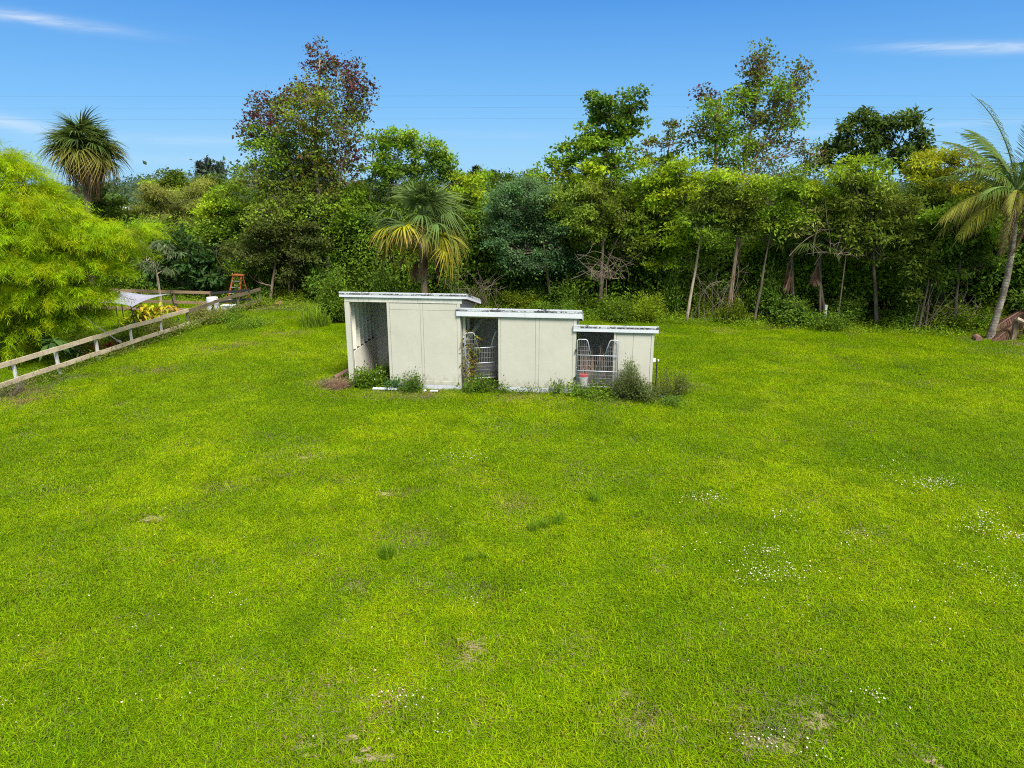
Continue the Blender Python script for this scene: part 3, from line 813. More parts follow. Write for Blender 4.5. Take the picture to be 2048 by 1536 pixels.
f = [(i*(n_+1)+j, (i+1)*(n_+1)+j, (i+1)*(n_+1)+j+1, i*(n_+1)+j+1) for i in range(n_) for j in range(n_)]
m.add(v, f); o = m.build('sail', M['sail'], sail, smooth=True, origin=SO)
sm = o.modifiers.new('thick', 'SOLIDIFY'); sm.thickness = 0.008
for (c, gr, name) in ((c2, (350, 628), 'pole'), (c3, (264, 655), 'pole')):
    g_ = gp(*gr); m = MB(); g_[1] = c[1] + (.3 if c is c2 else 0); g_[0] = c[0] + .12
    m.tube([(g_[0], g_[1], 0), (c[0], c[1], c[2] + .1)], .025, 6); m.build(name, M['black'], sail, origin=SO)
g_ = c0 * .45 + c3 * .55; m = MB(); m.tube([(g_[0], g_[1], 0), (g_[0], g_[1], g_[2] - .02)], .022, 6); m.build('pole', M['black'], sail, origin=SO)
m = MB(); m.tube([(c1[0], c1[1], 0), (c1[0], c1[1], c1[2] + .05)], .025, 6); m.build('pole', M['black'], sail, origin=SO)
def rope(p, q, r=.012, mat='post'):
    m = MB(); m.tube([p, (np.array(p) + q) / 2 - [0, 0, .03], q], r, 4); m.build('rope', M[mat], sail, origin=SO)
rope(at(200, 597, 33), c1); rope(c3, at(300, 622, 32.5)); rope(c2, at(352, 628, 34)); rope(c1, at(262, 596, 33.5), .02, 'orange')
pl_ = empty('leaning_pole', gp(248, 694), 'thin pale pole slanting down across the paddock fence near orange flowers', 'pole')
m = MB(); m.tube([at(168, 634, 30.5), at(230, 678, 28.6), at(250, 693, 28.3)], .022, 5); m.build('shaft', M['post'], pl_, origin=np.array(pl_.location))
m = MB(); m.tube([at(234, 682, 28.5), at(238, 683, 28.48), at(242, 685, 28.45)], .06, 6); m.build('collar', M['post'], pl_, origin=np.array(pl_.location))

# orange step ladder and white barrel by the far fence
lb = at(475, 628, 38.2); lb[2] = 0
ld = empty('step_ladder', lb, 'orange fibreglass step ladder overgrown by vine beside the far fence', 'ladder', rz=-.35); ld.scale = (1.15, 1.15, 1.05)
for s in (-1, 1):
    m = MB(); m.beam((s*.34, -.35, 0), (s*.22 + .22, 0, 1.75), .08, .03, up=(0, 1, 0)); m.build('side_rail', M['orange'], ld)
    m = MB(); m.beam((s*.36, .55, 0), (s*.22 + .24, .08, 1.7), .06, .03, up=(0, 1, 0)); m.build('rear_leg', M['orange'], ld)
for k in range(5):
    t_ = (k + .7) / 5.6; m = MB(); xw = .34 - .12*t_
    m.beam((-xw + .22*t_, -.35 + .35*t_, 1.75*t_), (xw + .22*t_, -.35 + .35*t_, 1.75*t_), .08, .025); m.build('step', M['galv'], ld)
m = MB(); m.box((-.05, -.08, 1.75), (.5, .16, 1.81)); m.build('top_cap', M['orange'], ld)
bb = at(428, 630, 36.3); bb[2] = 0
br_ = empty('barrel', bb, 'stained white plastic barrel standing behind the paddock fence', 'barrel')
m = MB(); m.tube([(0,0,0),(0,0,.05),(0,0,.3),(0,0,.32),(0,0,.34),(0,0,.6),(0,0,.62),(0,0,.85),(0,0,.9)], [.27,.29,.30,.315,.30,.30,.315,.29,.26], 16); m.build('body', M['footing'], br_, smooth=True)
m = MB(); m.tube([(0,0,.9),(0,0,.93),(0,0,.95)], [.28,.28,.26], 16); m.build('lid', M['plastic'], br_)
bt = empty('storage_tub', bb + [.75, .1, 0], 'low white tub next to the stained white barrel', 'tub')
m = MB(); m.hexa([(-.25,-.18,0),(.25,-.18,0),(.25,.18,0),(-.25,.18,0)], [(-.3,-.22,.5),(.3,-.22,.5),(.3,.22,.5),(-.3,.22,.5)]); m.build('body', M['footing'], bt)
m = MB(); m.box((-.32,-.24,.502),(.32,.24,.54)); m.build('lid', M['plastic'], bt)
tp = gp(556, 612)
pt = empty('clay_pot', tp, 'tipped terracotta pot on bare soil under the trees by the fence end', 'pot', rz=.6); pt.scale = (.62, .62, .62)
m = MB(); m.tube([(-.32,0,.16),(-.05,0,.2),(.26,0,.24)], [.13,.17,.22], 12); m.build('body', plain_mat('terracotta', (.22,.10,.07), .85), pt)
m = MB(); m.tube([(.262,0,.24),(.30,0,.245),(.33,0,.25)], [.24,.245,.24], 12); m.build('rim', bpy.data.materials['terracotta'], pt)
wp = gp(1647, 652)
m = MB(); m.hexa([(wp[0]-.06,wp[1]-.06,-.1),(wp[0]+.06,wp[1]-.06,-.1),(wp[0]+.06,wp[1]+.06,-.1),(wp[0]-.06,wp[1]+.06,-.1)],
                 [(wp[0]-.05,wp[1]-.05,1.05),(wp[0]+.06,wp[1]-.05,1.0),(wp[0]+.06,wp[1]+.06,.98),(wp[0]-.05,wp[1]+.06,1.02)])
tag(m.build('fence_post', M['post']), 'lone grey wooden post at the foot of the trees on the right', 'post')
q = at(2030, 655, 30.2); m = MB()
qx, qy = q[0], q[1]
m.hexa([(qx-.09,qy-.07,-.1),(qx+.09,qy-.07,-.1),(qx+.09,qy+.07,-.1),(qx-.09,qy+.07,-.1)],[(qx-.08,qy-.07,.95),(qx+.1,qy-.07,.95),(qx+.1,qy+.07,.95),(qx-.08,qy+.07,.95)])
tag(m.build('fence_post', M['bark']), 'stout grey post beside the fallen fronds under the coconut palm', 'post')
m = MB(); m.tube([(qx-.1,qy-.15,.98),(qx+.6,qy-.4,.62),(qx+1.4,qy-.7,.16)], [.09,.085,.08], 7)
tag(m.build('log', M['pale_bark']), 'pale log leaning against the stout post beside fallen fronds', 'log')
q = gp(1957, 683); m = MB(); m.tube([(q[0]-.05,q[1]-.1,.12),(q[0]+.05,q[1]+.25,.14),(q[0]+.12,q[1]+.5,.1)], [.13,.14,.12], 9)
tag(m.build('log', M['wood_debris']), 'short sawn log lying at the lawn edge left of the fallen fronds', 'log')

# ------------------------------------------------------------------ power line far behind the trees
UPY = 62.0
ptop = at(1440, 196, UPY)
up = empty('utility_pole', (ptop[0], ptop[1], 0), 'tall utility pole half hidden in the thin tall tree on the right', 'utility pole')
m = MB(); m.tube([(0,0,-.2),(0,0,6),(0,0,ptop[2]-.6)], [.17,.15,.12], 8); m.build('pole', M['bark'], up)
m = MB(); m.tube([(.05,0,ptop[2]-.9),(.05,0,ptop[2]-.3),(.06,0,ptop[2]+.2)], .04, 6); m.build('post_insulator', M['black'], up)
m = MB(); m.tube([(-.22,-.2,ptop[2]-1.25),(-.22,-.2,ptop[2]-1.2),(-.22,-.2,ptop[2]-.5),(-.22,-.2,ptop[2]-.45)], [.16,.2,.2,.16], 10); m.build('transformer', plain_mat('grey_enamel', (.16,.17,.2), .5), up)
m = MB(); m.beam((-1.0,0,ptop[2]-1.9),(1.0,0,ptop[2]-1.9),.09,.1); m.build('crossarm', M['dark_bark'], up)
for (va, vb, vc, off, pos, lab) in ((186, 190.5, 193, 0, 'top', 'topmost of the three thin power cables crossing the sky'),
                               (207, 213, 215, .45, 'mid', 'middle one of the three thin power cables crossing the sky'),
                               (231, 237.5, 240, -.45, 'low', 'lowest of the three thin power cables crossing the sky')):
    hz = at(1440, vb - 1, UPY)[2]; P_ = []
    for k in range(41):
        s = k / 40 * 2
        if s <= 1: u = -1900 + (1440 + 1900) * s; sagv = 4 * .9 * s * (1 - s)
        else: u = 1440 + 2900 * (s - 1); sagv = 4 * .7 * (s - 1) * (2 - s)
        x = (u - 1024) / F * UPY / ray(1024, 200)[1]
        P_.append((x, UPY + off, hz + .25 * (1 - s) * (1 if s < 1 else .3) - sagv * .25))
    m = MB(); m.tube(P_, .0036, 4)
    tag(m.build('power_cable', M['black']), lab, 'cable', 'power cables')

# ------------------------------------------------------------------ plants
def pal(*cs):
    return np.array(cs, float)
BRIGHT = pal((.205,.290,.008), (.160,.245,.008), (.240,.300,.012), (.125,.205,.010)) * 1.30 * 1.12
YELLOW = pal((.270,.300,.010), (.225,.265,.010), (.170,.230,.010), (.290,.285,.02)) * 1.25
MID    = pal((.105,.180,.008), (.080,.150,.010), (.140,.210,.010), (.070,.120,.008)) * 1.42 * 1.20
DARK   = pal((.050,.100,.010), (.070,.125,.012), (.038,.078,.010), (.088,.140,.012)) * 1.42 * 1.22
OLIVE  = pal((.180,.205,.030), (.210,.230,.045), (.140,.165,.024), (.230,.245,.06)) * 1.20 * 1.10
OLIVED = pal((.100,.155,.014), (.125,.175,.018), (.080,.130,.012), (.150,.185,.022)) * 1.35 * 1.18
TEAL   = pal((.065,.130,.050), (.090,.155,.072), (.052,.102,.040), (.075,.135,.035)) * 1.30 * 1.15
REDDISH= pal((.125,.030,.036), (.095,.030,.036), (.150,.045,.036), (.080,.120,.012), (.080,.024,.036), (.100,.130,.015))
MAPLE  = pal((.090,.145,.010), (.120,.175,.012), (.130,.070,.025), (.075,.120,.010), (.150,.185,.015)) * 1.35 * 1.10
SPARSE = pal((.085,.130,.012), (.110,.155,.014), (.065,.100,.010), (.120,.065,.030)) * 1.35

def rand_unit(n):
    return unit(RNG.normal(size=(n, 3)))

def leaf_clumps(mb, centers, outward, k, rad, pal_, L, W, droop=0.15, up=0.55, flat=0.6, jitter=.28, tone=None):
    """k leaves around every clump centre; each clump keeps its own shade of leaf"""
    n = len(centers)
    C = np.repeat(centers, k, axis=0); O = np.repeat(outward, k, axis=0)
    g = RNG.normal(size=(n * k, 3)) * np.array([1, 1, flat]) * np.repeat(np.broadcast_to(rad, (n,)), k)[:, None]
    P = C + g
    N = unit(rand_unit(n * k) * 0.75 + np.array([0, 0, up]) + O * 0.45)
    D = unit(rand_unit(n * k) * 0.8 + unit(g) * 0.6 + O * .3 + np.array([0, 0, -droop]))
    pc = pal_[RNG.integers(0, len(pal_), n)] * (1 - jitter + 2 * jitter * RNG.random((n, 1)))
    if tone is not None: pc = pc * np.clip(tone, .5, 1.6)
    pl2 = pal_[RNG.integers(0, len(pal_), n * k)]
    col = (0.65 * np.repeat(pc, k, axis=0) + 0.35 * pl2) * (0.8 + 0.4 * RNG.random((n * k, 1)))
    s = 0.7 + 0.6 * RNG.random(n * k)
    leaf_quads(mb, P, D, N, L * s, W * s, np.clip(col, 0, 1))

def curve_pts(p, q, bend, n=5):
    p = np.asarray(p, float); q = np.asarray(q, float)
    t = np.linspace(0, 1, n)[:, None]
    return p + (q - p) * t + np.sin(t * PI) * np.asarray(bend)

def tree(name, label, u, off, trunks, lobes, pal_, L=.15, W=.08, dens=1.0, cat='tree', group=None, bark='dark_bark', leafm='leaf',
         lai=3.2, k=24, crad=.26, rad=.14, droop=.15, up=.55, twig=.22, Y=None, deep=.85, bare=0, loose=0.0):
    Yt = wood_Y(u, off) if Y is None else Y
    tp_, base = [], None
    wb, cb = MB(), MB()
    tr_pts = []
    for ti, tr in enumerate(trunks):
        pts = [at(a, b, Yt + RNG.normal() * .05) for a, b in tr[0]]
        g0 = pts[0].copy(); g0[2] = -.05
        if pts[0][2] > .15: pts = [g0] + pts
        else: pts[0] = g0
        if base is None: base = np.array([g0[0], g0[1], 0.0])
        pp = np.array(pts)
        # resample smoothly
        seg = np.r_[0, np.cumsum(np.linalg.norm(np.diff(pp, axis=0), axis=1))]
        tt = np.linspace(0, seg[-1], 12)
        q = np.stack([np.interp(tt, seg, pp[:, i]) for i in range(3)], 1)
        q[1:-1] += RNG.normal(0, .03, (10, 3))
        for _ in range(2): q[1:-1] = .25*q[:-2] + .5*q[1:-1] + .25*q[2:]
        r0 = tr[1] if len(tr) > 1 else rad
        wb.tube(q, np.linspace(r0, r0 * .3, 12), 7)
        tr_pts.append(q)
    allp = np.concatenate(tr_pts)
    for lb_ in lobes:
        lu, lv, ru, rv = lb_[:4]
        d = lb_[4] if len(lb_) > 4 else 1.0
        pl_ = lb_[5] if len(lb_) > 5 else pal_
        s = mpp(lu, lv, Yt)
        rx, rz = ru * s, rv * s
        ry = deep * min(rx, 1.3 * rz) + .15
        c = at(lu, lv, Yt); c[1] += RNG.uniform(-.35, .35) * ry
        area = PI * rx * rz
        nl = 1.28 * area * lai * d * dens / (.55 * L * W * 1.2)
        kk = int(k * 1.0); nc = max(5, int(nl / kk))
        # boughs: small domes of leaf clumps with gaps between them
        ns = int(np.clip(area / .30 * max(d, .6), 7, max(7, nc // 2)))
        so_ = rand_unit(ns); sr = .30 + .72 * RNG.random(ns) ** .5
        S_ = c + so_ * sr[:, None] * np.array([rx, ry, rz]) * .92
        rs = RNG.uniform(.24, .46, ns) * min(1.0, .35 + rz / .9)
        hue = 1 + RNG.normal(0, .17, (ns, 1)) + RNG.normal(0, .05, (ns, 3))
        ix = RNG.integers(0, ns, nc)
        o = rand_unit(nc); o[:, 2] = np.where(RNG.random(nc) < .8, np.abs(o[:, 2]), o[:, 2])
        C = S_[ix] + o * (rs[ix] * (.55 + .5 * RNG.random(nc)))[:, None] * np.array([1.1, 1.1, .62])
        if loose:
            fr = RNG.random(nc) < loose
            o2 = rand_unit(nc); C2 = c + o2 * (RNG.random((nc, 1)) ** .45) * np.array([rx, ry, rz]) * 1.05
            C = np.where(fr[:, None], C2, C)
        C[:, 2] = np.maximum(C[:, 2], .12)
        o = unit(o + .35 * so_[ix])
        leaf_clumps(cb, C, o, kk, crad * .62 * (0.6 + .8 * RNG.random(nc)) * min(1.0, rz / .7 + .25), pl_, L * 1.15, W * 1.15, droop, up, .6, .2, tone=hue[ix])
        # limb from the trunk to this mass of leaves, twigs out to the clumps
        dist = np.linalg.norm(allp - c, axis=1) + np.where(allp[:, 2] > c[2] - .2 * rz, 3, 0) + np.abs(allp[:, 2] - (c[2] - 1.2 * rz)) * .3
        p0 = allp[np.argmin(dist)]
        lr = .022 + .018 * rx
        lim = curve_pts(p0, c + [0, 0, -.1 * rz], RNG.normal(0, .12, 3) + [0, 0, -.08], 6)
        wb.tube(lim, np.linspace(lr, lr * .35, 6), 5, cap=False)
        for ci_ in RNG.permutation(nc)[:int(nc * twig)]:
            t0 = lim[RNG.integers(2, 6)]
            wb.tube(curve_pts(t0, C[ci_], RNG.normal(0, .07, 3), 4), np.linspace(.014, .006, 4), 3, cap=False)
        for _ in range(bare):
            t0 = lim[RNG.integers(1, 6)]; e_ = c + rand_unit(1)[0] * np.array([rx, ry, rz]) * RNG.uniform(.8, 1.15)
            wb.tube(curve_pts(t0, e_, RNG.normal(0, .12, 3), 5), np.linspace(.02, .006, 5), 3, cap=False)
    r_ = empty(name, base, label, cat, group)
    wb.build('trunk', M[bark], r_, smooth=True, origin=base)
    cb.build('crown', M[leafm], r_, origin=base)
    return r_

T = tree
# ---- tall trees standing against the sky
T('maple_tree', 'tall open tree with purple red topmost leaves behind the left stall', 655, 2.0,
  [([(664,610),(655,500),(641,420),(628,300),(640,120)], .16), ([(636,600),(630,500),(600,400),(565,270)], .11), ([(652,470),(690,330),(700,190)], .07)],
  [(640,120,34,36,.42,REDDISH),(690,150,42,42,.40,REDDISH),(600,190,50,40,.38,REDDISH),(715,200,38,45,.42,REDDISH),(650,200,55,50,.5,MAPLE),(540,215,45,32,.32,REDDISH),
   (503,262,22,48,.42,REDDISH),(540,250,40,40,.3,REDDISH),(600,240,60,45,.5,MAPLE),(680,255,60,45,.5,MAPLE),(620,300,70,50,.55,MAPLE),(545,300,48,50,.85,MID),(690,315,40,35,.35,REDDISH),
   (570,350,70,45,.75,MAPLE),(650,350,70,45,.6,MAPLE),(520,360,40,40,.5,OLIVED),(600,400,90,40,.9,OLIVED),(660,430,80,45,.9,MID),(560,440,70,45,.9,OLIVED),(640,480,70,35,.7,MID)],
  MAPLE * 1.2, L=.135, W=.10, k=9, crad=.27, lai=3.5, loose=.55, bark='pale_bark', twig=.5, bare=3)
T('green_maple', 'tall dense dark green maple rising above the wood behind the middle stall', 1205, 4.0,
  [([(1205,560),(1205,420),(1212,300),(1225,190)], .15), ([(1210,380),(1250,280),(1268,200)], .07)],
  [(1205,200,38,28,1,DARK),(1265,207,34,28,.9,DARK),(1235,235,58,32,1,DARK),(1190,250,34,34,1,MID),(1270,262,30,35,.8,MID),(1215,285,66,36,1.0,MID),(1170,300,36,32,1,MID),(1240,325,60,32,.75,MID),
   (1130,320,38,34,1,MID),(1160,350,60,35,.9,BRIGHT),(1225,365,60,30,.6,MID),(1090,345,26,20,.5,MID)],
  MID, L=.17, W=.12, k=18, crad=.24, lai=3.3, twig=.3, deep=1.0)
T('thin_tree', 'tall see through tree with sparse speckled leaves hiding the utility pole', 1490, 3.0,
  [([(1472,600),(1480,480),(1488,380),(1488,310),(1508,230),(1530,110)], .12), ([(1490,350),(1530,270),(1565,225),(1596,150)], .07), ([(1488,360),(1450,300),(1420,215)], .06)],
  [(1523,108,24,26,.42),(1512,145,38,30,.5),(1500,185,30,26,.5),(1550,190,44,34,.6,MID),(1600,150,24,24,.5),(1585,195,32,34,.45),(1480,200,32,26,.6,MID),(1415,192,26,22,.35,REDDISH),
   (1430,230,38,30,.75,MID),(1405,262,26,30,.6),(1450,270,36,28,.7,MID),(1510,235,46,30,.55),(1575,240,40,30,.5,MID),(1545,280,46,26,.4),(1490,290,40,26,.55,MID),(1420,305,30,26,.6,MID),(1530,325,46,26,.32),
   (1475,330,40,22,.5,MID),(1605,300,30,24,.38),(1640,320,26,22,.3)],
  SPARSE, L=.13, W=.09, k=9, crad=.26, lai=3.5, loose=.5, bark='bark', twig=.6, bare=3)
T('slender_tree', 'slender sparse treetop standing left of the tall see through tree', 1335, 3.0,
  [([(1318,560),(1322,420),(1330,330),(1346,255)], .07)],
  [(1342,258,22,22,.5),(1320,285,34,16,.5),(1372,285,20,24,.45),(1350,300,30,16,.35),(1300,310,24,22,.5),(1320,335,40,20,.6,MID)], SPARSE, L=.15, W=.1, k=12, crad=.18, lai=2.8, twig=.6)
T('umbrella_tree', 'broad dark glossy tree with umbrella shaped leaf tiers on the right skyline', 1745, 6.0,
  [([(1745,560),(1742,420),(1748,340),(1760,260)], .16), ([(1745,380),(1700,310),(1680,285)], .08), ([(1745,360),(1800,300),(1815,250)], .08)],
  [(1742,238,40,17,1.2),(1808,240,40,15,1.2),(1700,255,26,18,1),(1775,262,50,20,1.2),(1690,280,36,18,1.2),(1835,258,20,26,.9),(1740,290,50,18,1.1),(1660,302,34,16,1.1),(1810,292,44,18,1),
   (1720,315,50,18,1),(1640,325,30,18,.9),(1790,322,56,20,.9),(1835,300,18,16,.6),(1850,330,16,14,.7)],
  pal((.050,.095,.012),(.070,.125,.014),(.095,.155,.014),(.040,.075,.012)), L=.24, W=.10, k=26, crad=.27, lai=4.2, droop=.5, up=.9, twig=.25, deep=1.1)
T('leafy_tree', 'rounded green tree with a forked pale limb behind the centre fan palm', 815, 5.0,
  [([(800,600),(775,480),(752,380),(745,310)], .12), ([(756,430),(790,370),(800,290)], .08), ([(770,460),(850,380),(860,320)], .08)],
  [(790,272,46,20,.9),(745,285,26,18,.5),(845,295,44,22,.8),(800,305,56,30,1),(880,300,22,18,.6),(860,335,56,32,1,DARK),(770,345,46,34,1),(815,365,70,36,1,DARK),(900,345,30,28,.8),(915,365,30,30,.9,BRIGHT),
   (735,385,40,40,1),(780,420,50,40,1,DARK)],
  MID, L=.16, W=.09, lai=3.2, twig=.35, bark='pale_bark')

# ---- left hand part of the wood
T('willow_tree', 'pale feathery olive tree behind the bamboo and left of the red topped tree', 345, 5.0, [([(340,600),(345,480),(350,410)], .14), ([(342,520),(300,430)], .08)],
  [(295,420,46,34),(335,395,46,36),(395,425,50,40),(350,440,60,36),(290,455,50,34,1,OLIVED),(400,470,50,36,1,OLIVED),(345,485,60,34,1,OLIVED),(265,440,30,30),(410,385,30,26)],
  OLIVE, L=.17, W=.035, k=34, crad=.30, lai=3.0, droop=.35)
T('round_tree', 'rounded bright green tree at the foot of the far left fan palm', 205, 3.0, [([(205,560),(205,420)], .12)],
  [(205,395,34,24),(190,425,30,30),(225,425,30,30),(205,455,44,30,1,MID)], pal((.10,.175,.012),(.13,.205,.012),(.08,.14,.012)), L=.22, W=.09, k=18, crad=.26, lai=3.4, droop=.4, up=.9)
T('broadleaf_tree', 'mid green tree on the skyline between the far left palm and the conifer', 355, 11.0, [([(355,560),(355,360)], .14)],
  [(330,362,36,20),(370,366,40,24),(410,372,34,22),(440,380,30,24),(345,385,60,24,1,BRIGHT),(425,400,60,28)], pal((.10,.16,.012),(.075,.13,.012),(.125,.18,.014)), L=.2, W=.1, lai=3.2)
T('dense_tree', 'dense green tree with bare grey twigs left of the red topped tree', 475, 3.0, [([(500,610),(490,500),(470,420)], .14)],
  [(470,400,48,36),(440,425,40,36,1,BRIGHT),(500,430,50,40),(455,470,50,36,1,MID),(520,480,50,40,.9,OLIVED),(490,520,60,36,1,MID),(540,450,40,40,.9,OLIVED),(430,510,40,30,1,BRIGHT),(480,560,40,30,.8,DARK)],
  MID, L=.15, W=.07, lai=3.1, bare=5)
T('oak_tree', 'spreading dull green tree over the dark gap at the fence end', 575, 1.0, [([(540,615),(545,560),(560,480)], .10), ([(578,618),(580,540),(590,470)], .09), ([(585,618),(588,560),(580,500)], .05)],
  [(560,470,60,36,.9),(510,505,56,34,.9),(600,505,56,36,.9),(550,520,60,34,.9),(620,460,50,40,.9),(500,545,46,26,.8,MID),(590,545,36,24,.6)],
  pal((.070,.100,.016),(.090,.115,.022),(.060,.090,.014),(.105,.125,.03)), L=.14, W=.06, lai=3.0, bare=5, bark='bark')
T('glossy_tree', 'dark tree with large glossy leaves behind the shade sail', 375, 0.5, [([(385,600),(380,540),(375,490)], .09)],
  [(350,490,40,28),(395,500,40,30),(370,530,56,32),(420,540,40,32),(350,560,36,22,.8),(410,575,40,20,.7),(310,545,30,26,.8)], pal((.030,.075,.018),(.045,.10,.022),(.055,.12,.025),(.025,.055,.014)), L=.28, W=.14, k=14, crad=.28, lai=3.0, up=.8, droop=.35)
T('grey_sapling', 'grey green sapling with long drooping leaves on a thin pale stem by the sail', 312, 0, [([(325,618),(319,570),(308,520),(302,500)], .03), ([(312,535),(300,515)], .02), ([(310,530),(335,510)], .02)],
  [(292,505,16,14,.8),(310,490,18,12,.8),(335,505,22,14,.8),(300,530,20,12,.7),(335,540,14,10,.6),(285,525,12,10,.7)], pal((.11,.15,.06),(.085,.125,.05),(.13,.17,.08)), L=.32, W=.07, k=10, crad=.18, lai=2.4, droop=.9, up=.9, bark='pale_bark', Y=36.5)
T('shade_tree', 'dark green tree filling the shade right of the paired trunks', 705, 3.0, [([(712,615),(710,520),(700,430)], .12)],
  [(700,420,46,40),(730,470,46,44,1,DARK),(690,500,46,40,1,DARK),(735,530,40,40,1,DARK),(690,555,46,34,1,DARK),(740,580,40,30,.9,DARK),(665,530,24,30,.6)], MID, L=.16, W=.08, lai=3.2)

# ---- middle
T('evergreen_tree', 'dark evergreen tree filling the gap right of the centre fan palm', 925, 3.0, [([(920,600),(925,500),(930,420)], .12)],
  [(940,375,36,26,1,BRIGHT),(920,410,40,34,1,MID),(955,430,34,36,1,MID),(900,450,46,44),(935,490,46,40),(890,510,50,40),(940,540,46,36),(890,560,50,30),(960,580,36,26,1,MID)], DARK, L=.16, W=.08, lai=3.2)
T('blue_green_tree', 'soft blue green tree standing behind the middle stall roof', 1050, 1.0, [([(1100,630),(1098,560),(1085,470),(1060,400)], .09), ([(1132,630),(1135,570),(1130,510),(1110,430)], .09)],
  [(1010,400,40,34),(1060,385,46,36),(1000,440,46,36),(1060,440,56,40),(1100,410,40,40,1,OLIVED),(990,485,44,30),(1045,495,50,34),(1100,475,46,38),(1020,525,46,24,.9),(1130,520,40,32,1,pal((.03,.085,.035),(.045,.11,.04),(.06,.13,.03))),
   (1085,530,40,30,.9)], TEAL, L=.12, W=.06, k=28, lai=3.2, bark='bark')
T('backdrop_tree', 'small leaved tree top just above the blue green tree', 1035, 6.0, [([(1030,600),(1035,450),(1045,360)], .1)],
  [(960,362,34,18,.7),(1000,368,34,18,.7,DARK),(1045,355,34,18,.6,DARK),(1080,365,30,22,.8),(970,390,40,26)], MID, L=.15, W=.07, lai=2.8, twig=.4)
T('pepper_tree', 'yellow green tree with tangled bare branches behind the right stall', 1215, 1.0, [([(1196,640),(1203,560),(1208,480),(1200,400)], .10), ([(1205,540),(1240,470),(1260,420)], .06)],
  [(1160,400,46,30,1,OLIVED),(1215,395,50,34),(1180,440,46,34,1,OLIVED),(1245,430,46,34),(1215,465,40,26),(1260,475,40,34),(1290,450,30,30),(1170,480,36,26,.8),(1275,510,34,24,.6)],
  pal((.130,.185,.014),(.100,.150,.012),(.155,.205,.016),(.080,.125,.012)), L=.16, W=.07, lai=2.9, bare=6)
T('lime_tree', 'lime green bushy tree left of the pale leaning trunk', 1345, 1.5, [([(1345,640),(1348,540),(1340,420)], .10)],
  [(1320,345,40,28),(1370,335,40,26),(1300,385,36,32,1,MID),(1345,385,50,34),(1385,375,36,32),(1320,430,46,32),(1375,430,40,34,1,MID),(1300,470,40,30,.9),(1350,475,50,30),(1330,520,46,28,.8),(1375,510,36,26,.7,MID)],
  BRIGHT, L=.17, W=.07, k=22, lai=2.9, bare=3)
T('leaning_tree', 'slim tree with a pale leaning trunk right of the stable', 1400, 0.0, [([(1372,646),(1386,560),(1402,470),(1412,420)], .085)],
  [(1410,400,40,30,.9),(1440,430,40,28,.8),(1390,440,36,28,.8,MID),(1425,470,40,24,.6,MID)], pal((.12,.165,.016),(.095,.14,.014),(.14,.18,.02)), L=.16, W=.06, lai=2.6, bark='pale_bark', bare=5)
T('straight_tree', 'tree with the thickest bare brown trunk right of the stable', 1470, 0.2, [([(1455,650),(1464,560),(1476,470),(1478,400)], .13), ([(1474,490),(1492,475),(1510,465)], .04)],
  [(1450,350,40,30,1,BRIGHT),(1490,370,40,30,1,BRIGHT),(1470,405,56,34),(1440,385,30,28),(1510,420,40,34),(1460,445,46,26,.8),(1500,460,40,22,.6)], pal((.100,.145,.012),(.12,.165,.014),(.08,.12,.012)), L=.15, W=.06, lai=2.9, bark='bark', bare=5)
T('crooked_tree', 'thin tree with a slanting brown trunk second right of the thickest trunk', 1535, 0.3, [([(1508,642),(1520,580),(1535,500),(1545,440)], .08)],
  [(1545,400,40,34),(1580,385,36,30),(1560,440,50,30),(1530,470,36,22,.7),(1595,430,34,34)], MID, L=.15, W=.07, lai=2.9, bare=5)

# ---- right
T('pepper_tree', 'bright yellow green tree under the umbrella tree with greyish bare twigs', 1640, 0.8, [([(1650,650),(1640,560),(1635,460)], .10)],
  [(1590,365,36,26,.9,MID),(1630,370,40,30),(1665,390,44,30),(1620,415,46,34),(1665,435,46,30),(1600,450,40,30,1,OLIVE),(1650,475,50,26,.9),(1690,460,34,28)], BRIGHT, L=.18, W=.07, k=20, lai=2.8, bare=6)
T('pepper_tree', 'largest yellow green tree on the right with light leaf rosettes', 1745, 0.5, [([(1755,655),(1750,560),(1745,440)], .11)],
  [(1700,350,46,28,1,BRIGHT),(1745,355,40,28,1,MID),(1720,390,50,34),(1770,395,44,34),(1748,425,40,30),(1700,430,46,30),(1755,440,56,34),(1800,430,36,36),(1720,475,50,28),(1785,480,46,30),(1750,510,46,24,.8)],
  pal((.165,.225,.020),(.13,.19,.016),(.195,.245,.035),(.10,.155,.012)), L=.18, W=.07, k=20, lai=2.9, bare=6)
T('golden_tree', 'golden green rounded tree directly left of the coconut palm crown', 1890, 2.5, [([(1880,650),(1885,520),(1890,400)], .12)],
  [(1840,335,36,22),(1880,325,40,22),(1925,330,36,24),(1965,345,26,22),(1850,365,46,28),(1905,365,50,30),(1950,385,36,30),(1870,400,50,30,1,OLIVED),(1920,415,46,30,1,OLIVED)],
  YELLOW, L=.16, W=.06, k=26, lai=3.0)
T('shadow_tree', 'dark green tree in front of the golden tree left of the palm trunk', 1930, 0.6, [([(1905,665),(1915,580),(1925,480)], .10), ([(1852,640),(1858,590),(1864,560)], .05)],
  [(1890,440,46,30,1,MID),(1945,430,46,34,1,MID),(1980,460,30,36,1,MID),(1900,480,46,32),(1955,490,50,36),(1870,510,40,32),(1930,530,50,32),(1985,530,30,36),(1850,470,36,30,1,OLIVED),(1880,550,40,24,.8)], DARK, L=.17, W=.08, lai=3.1, bare=4)
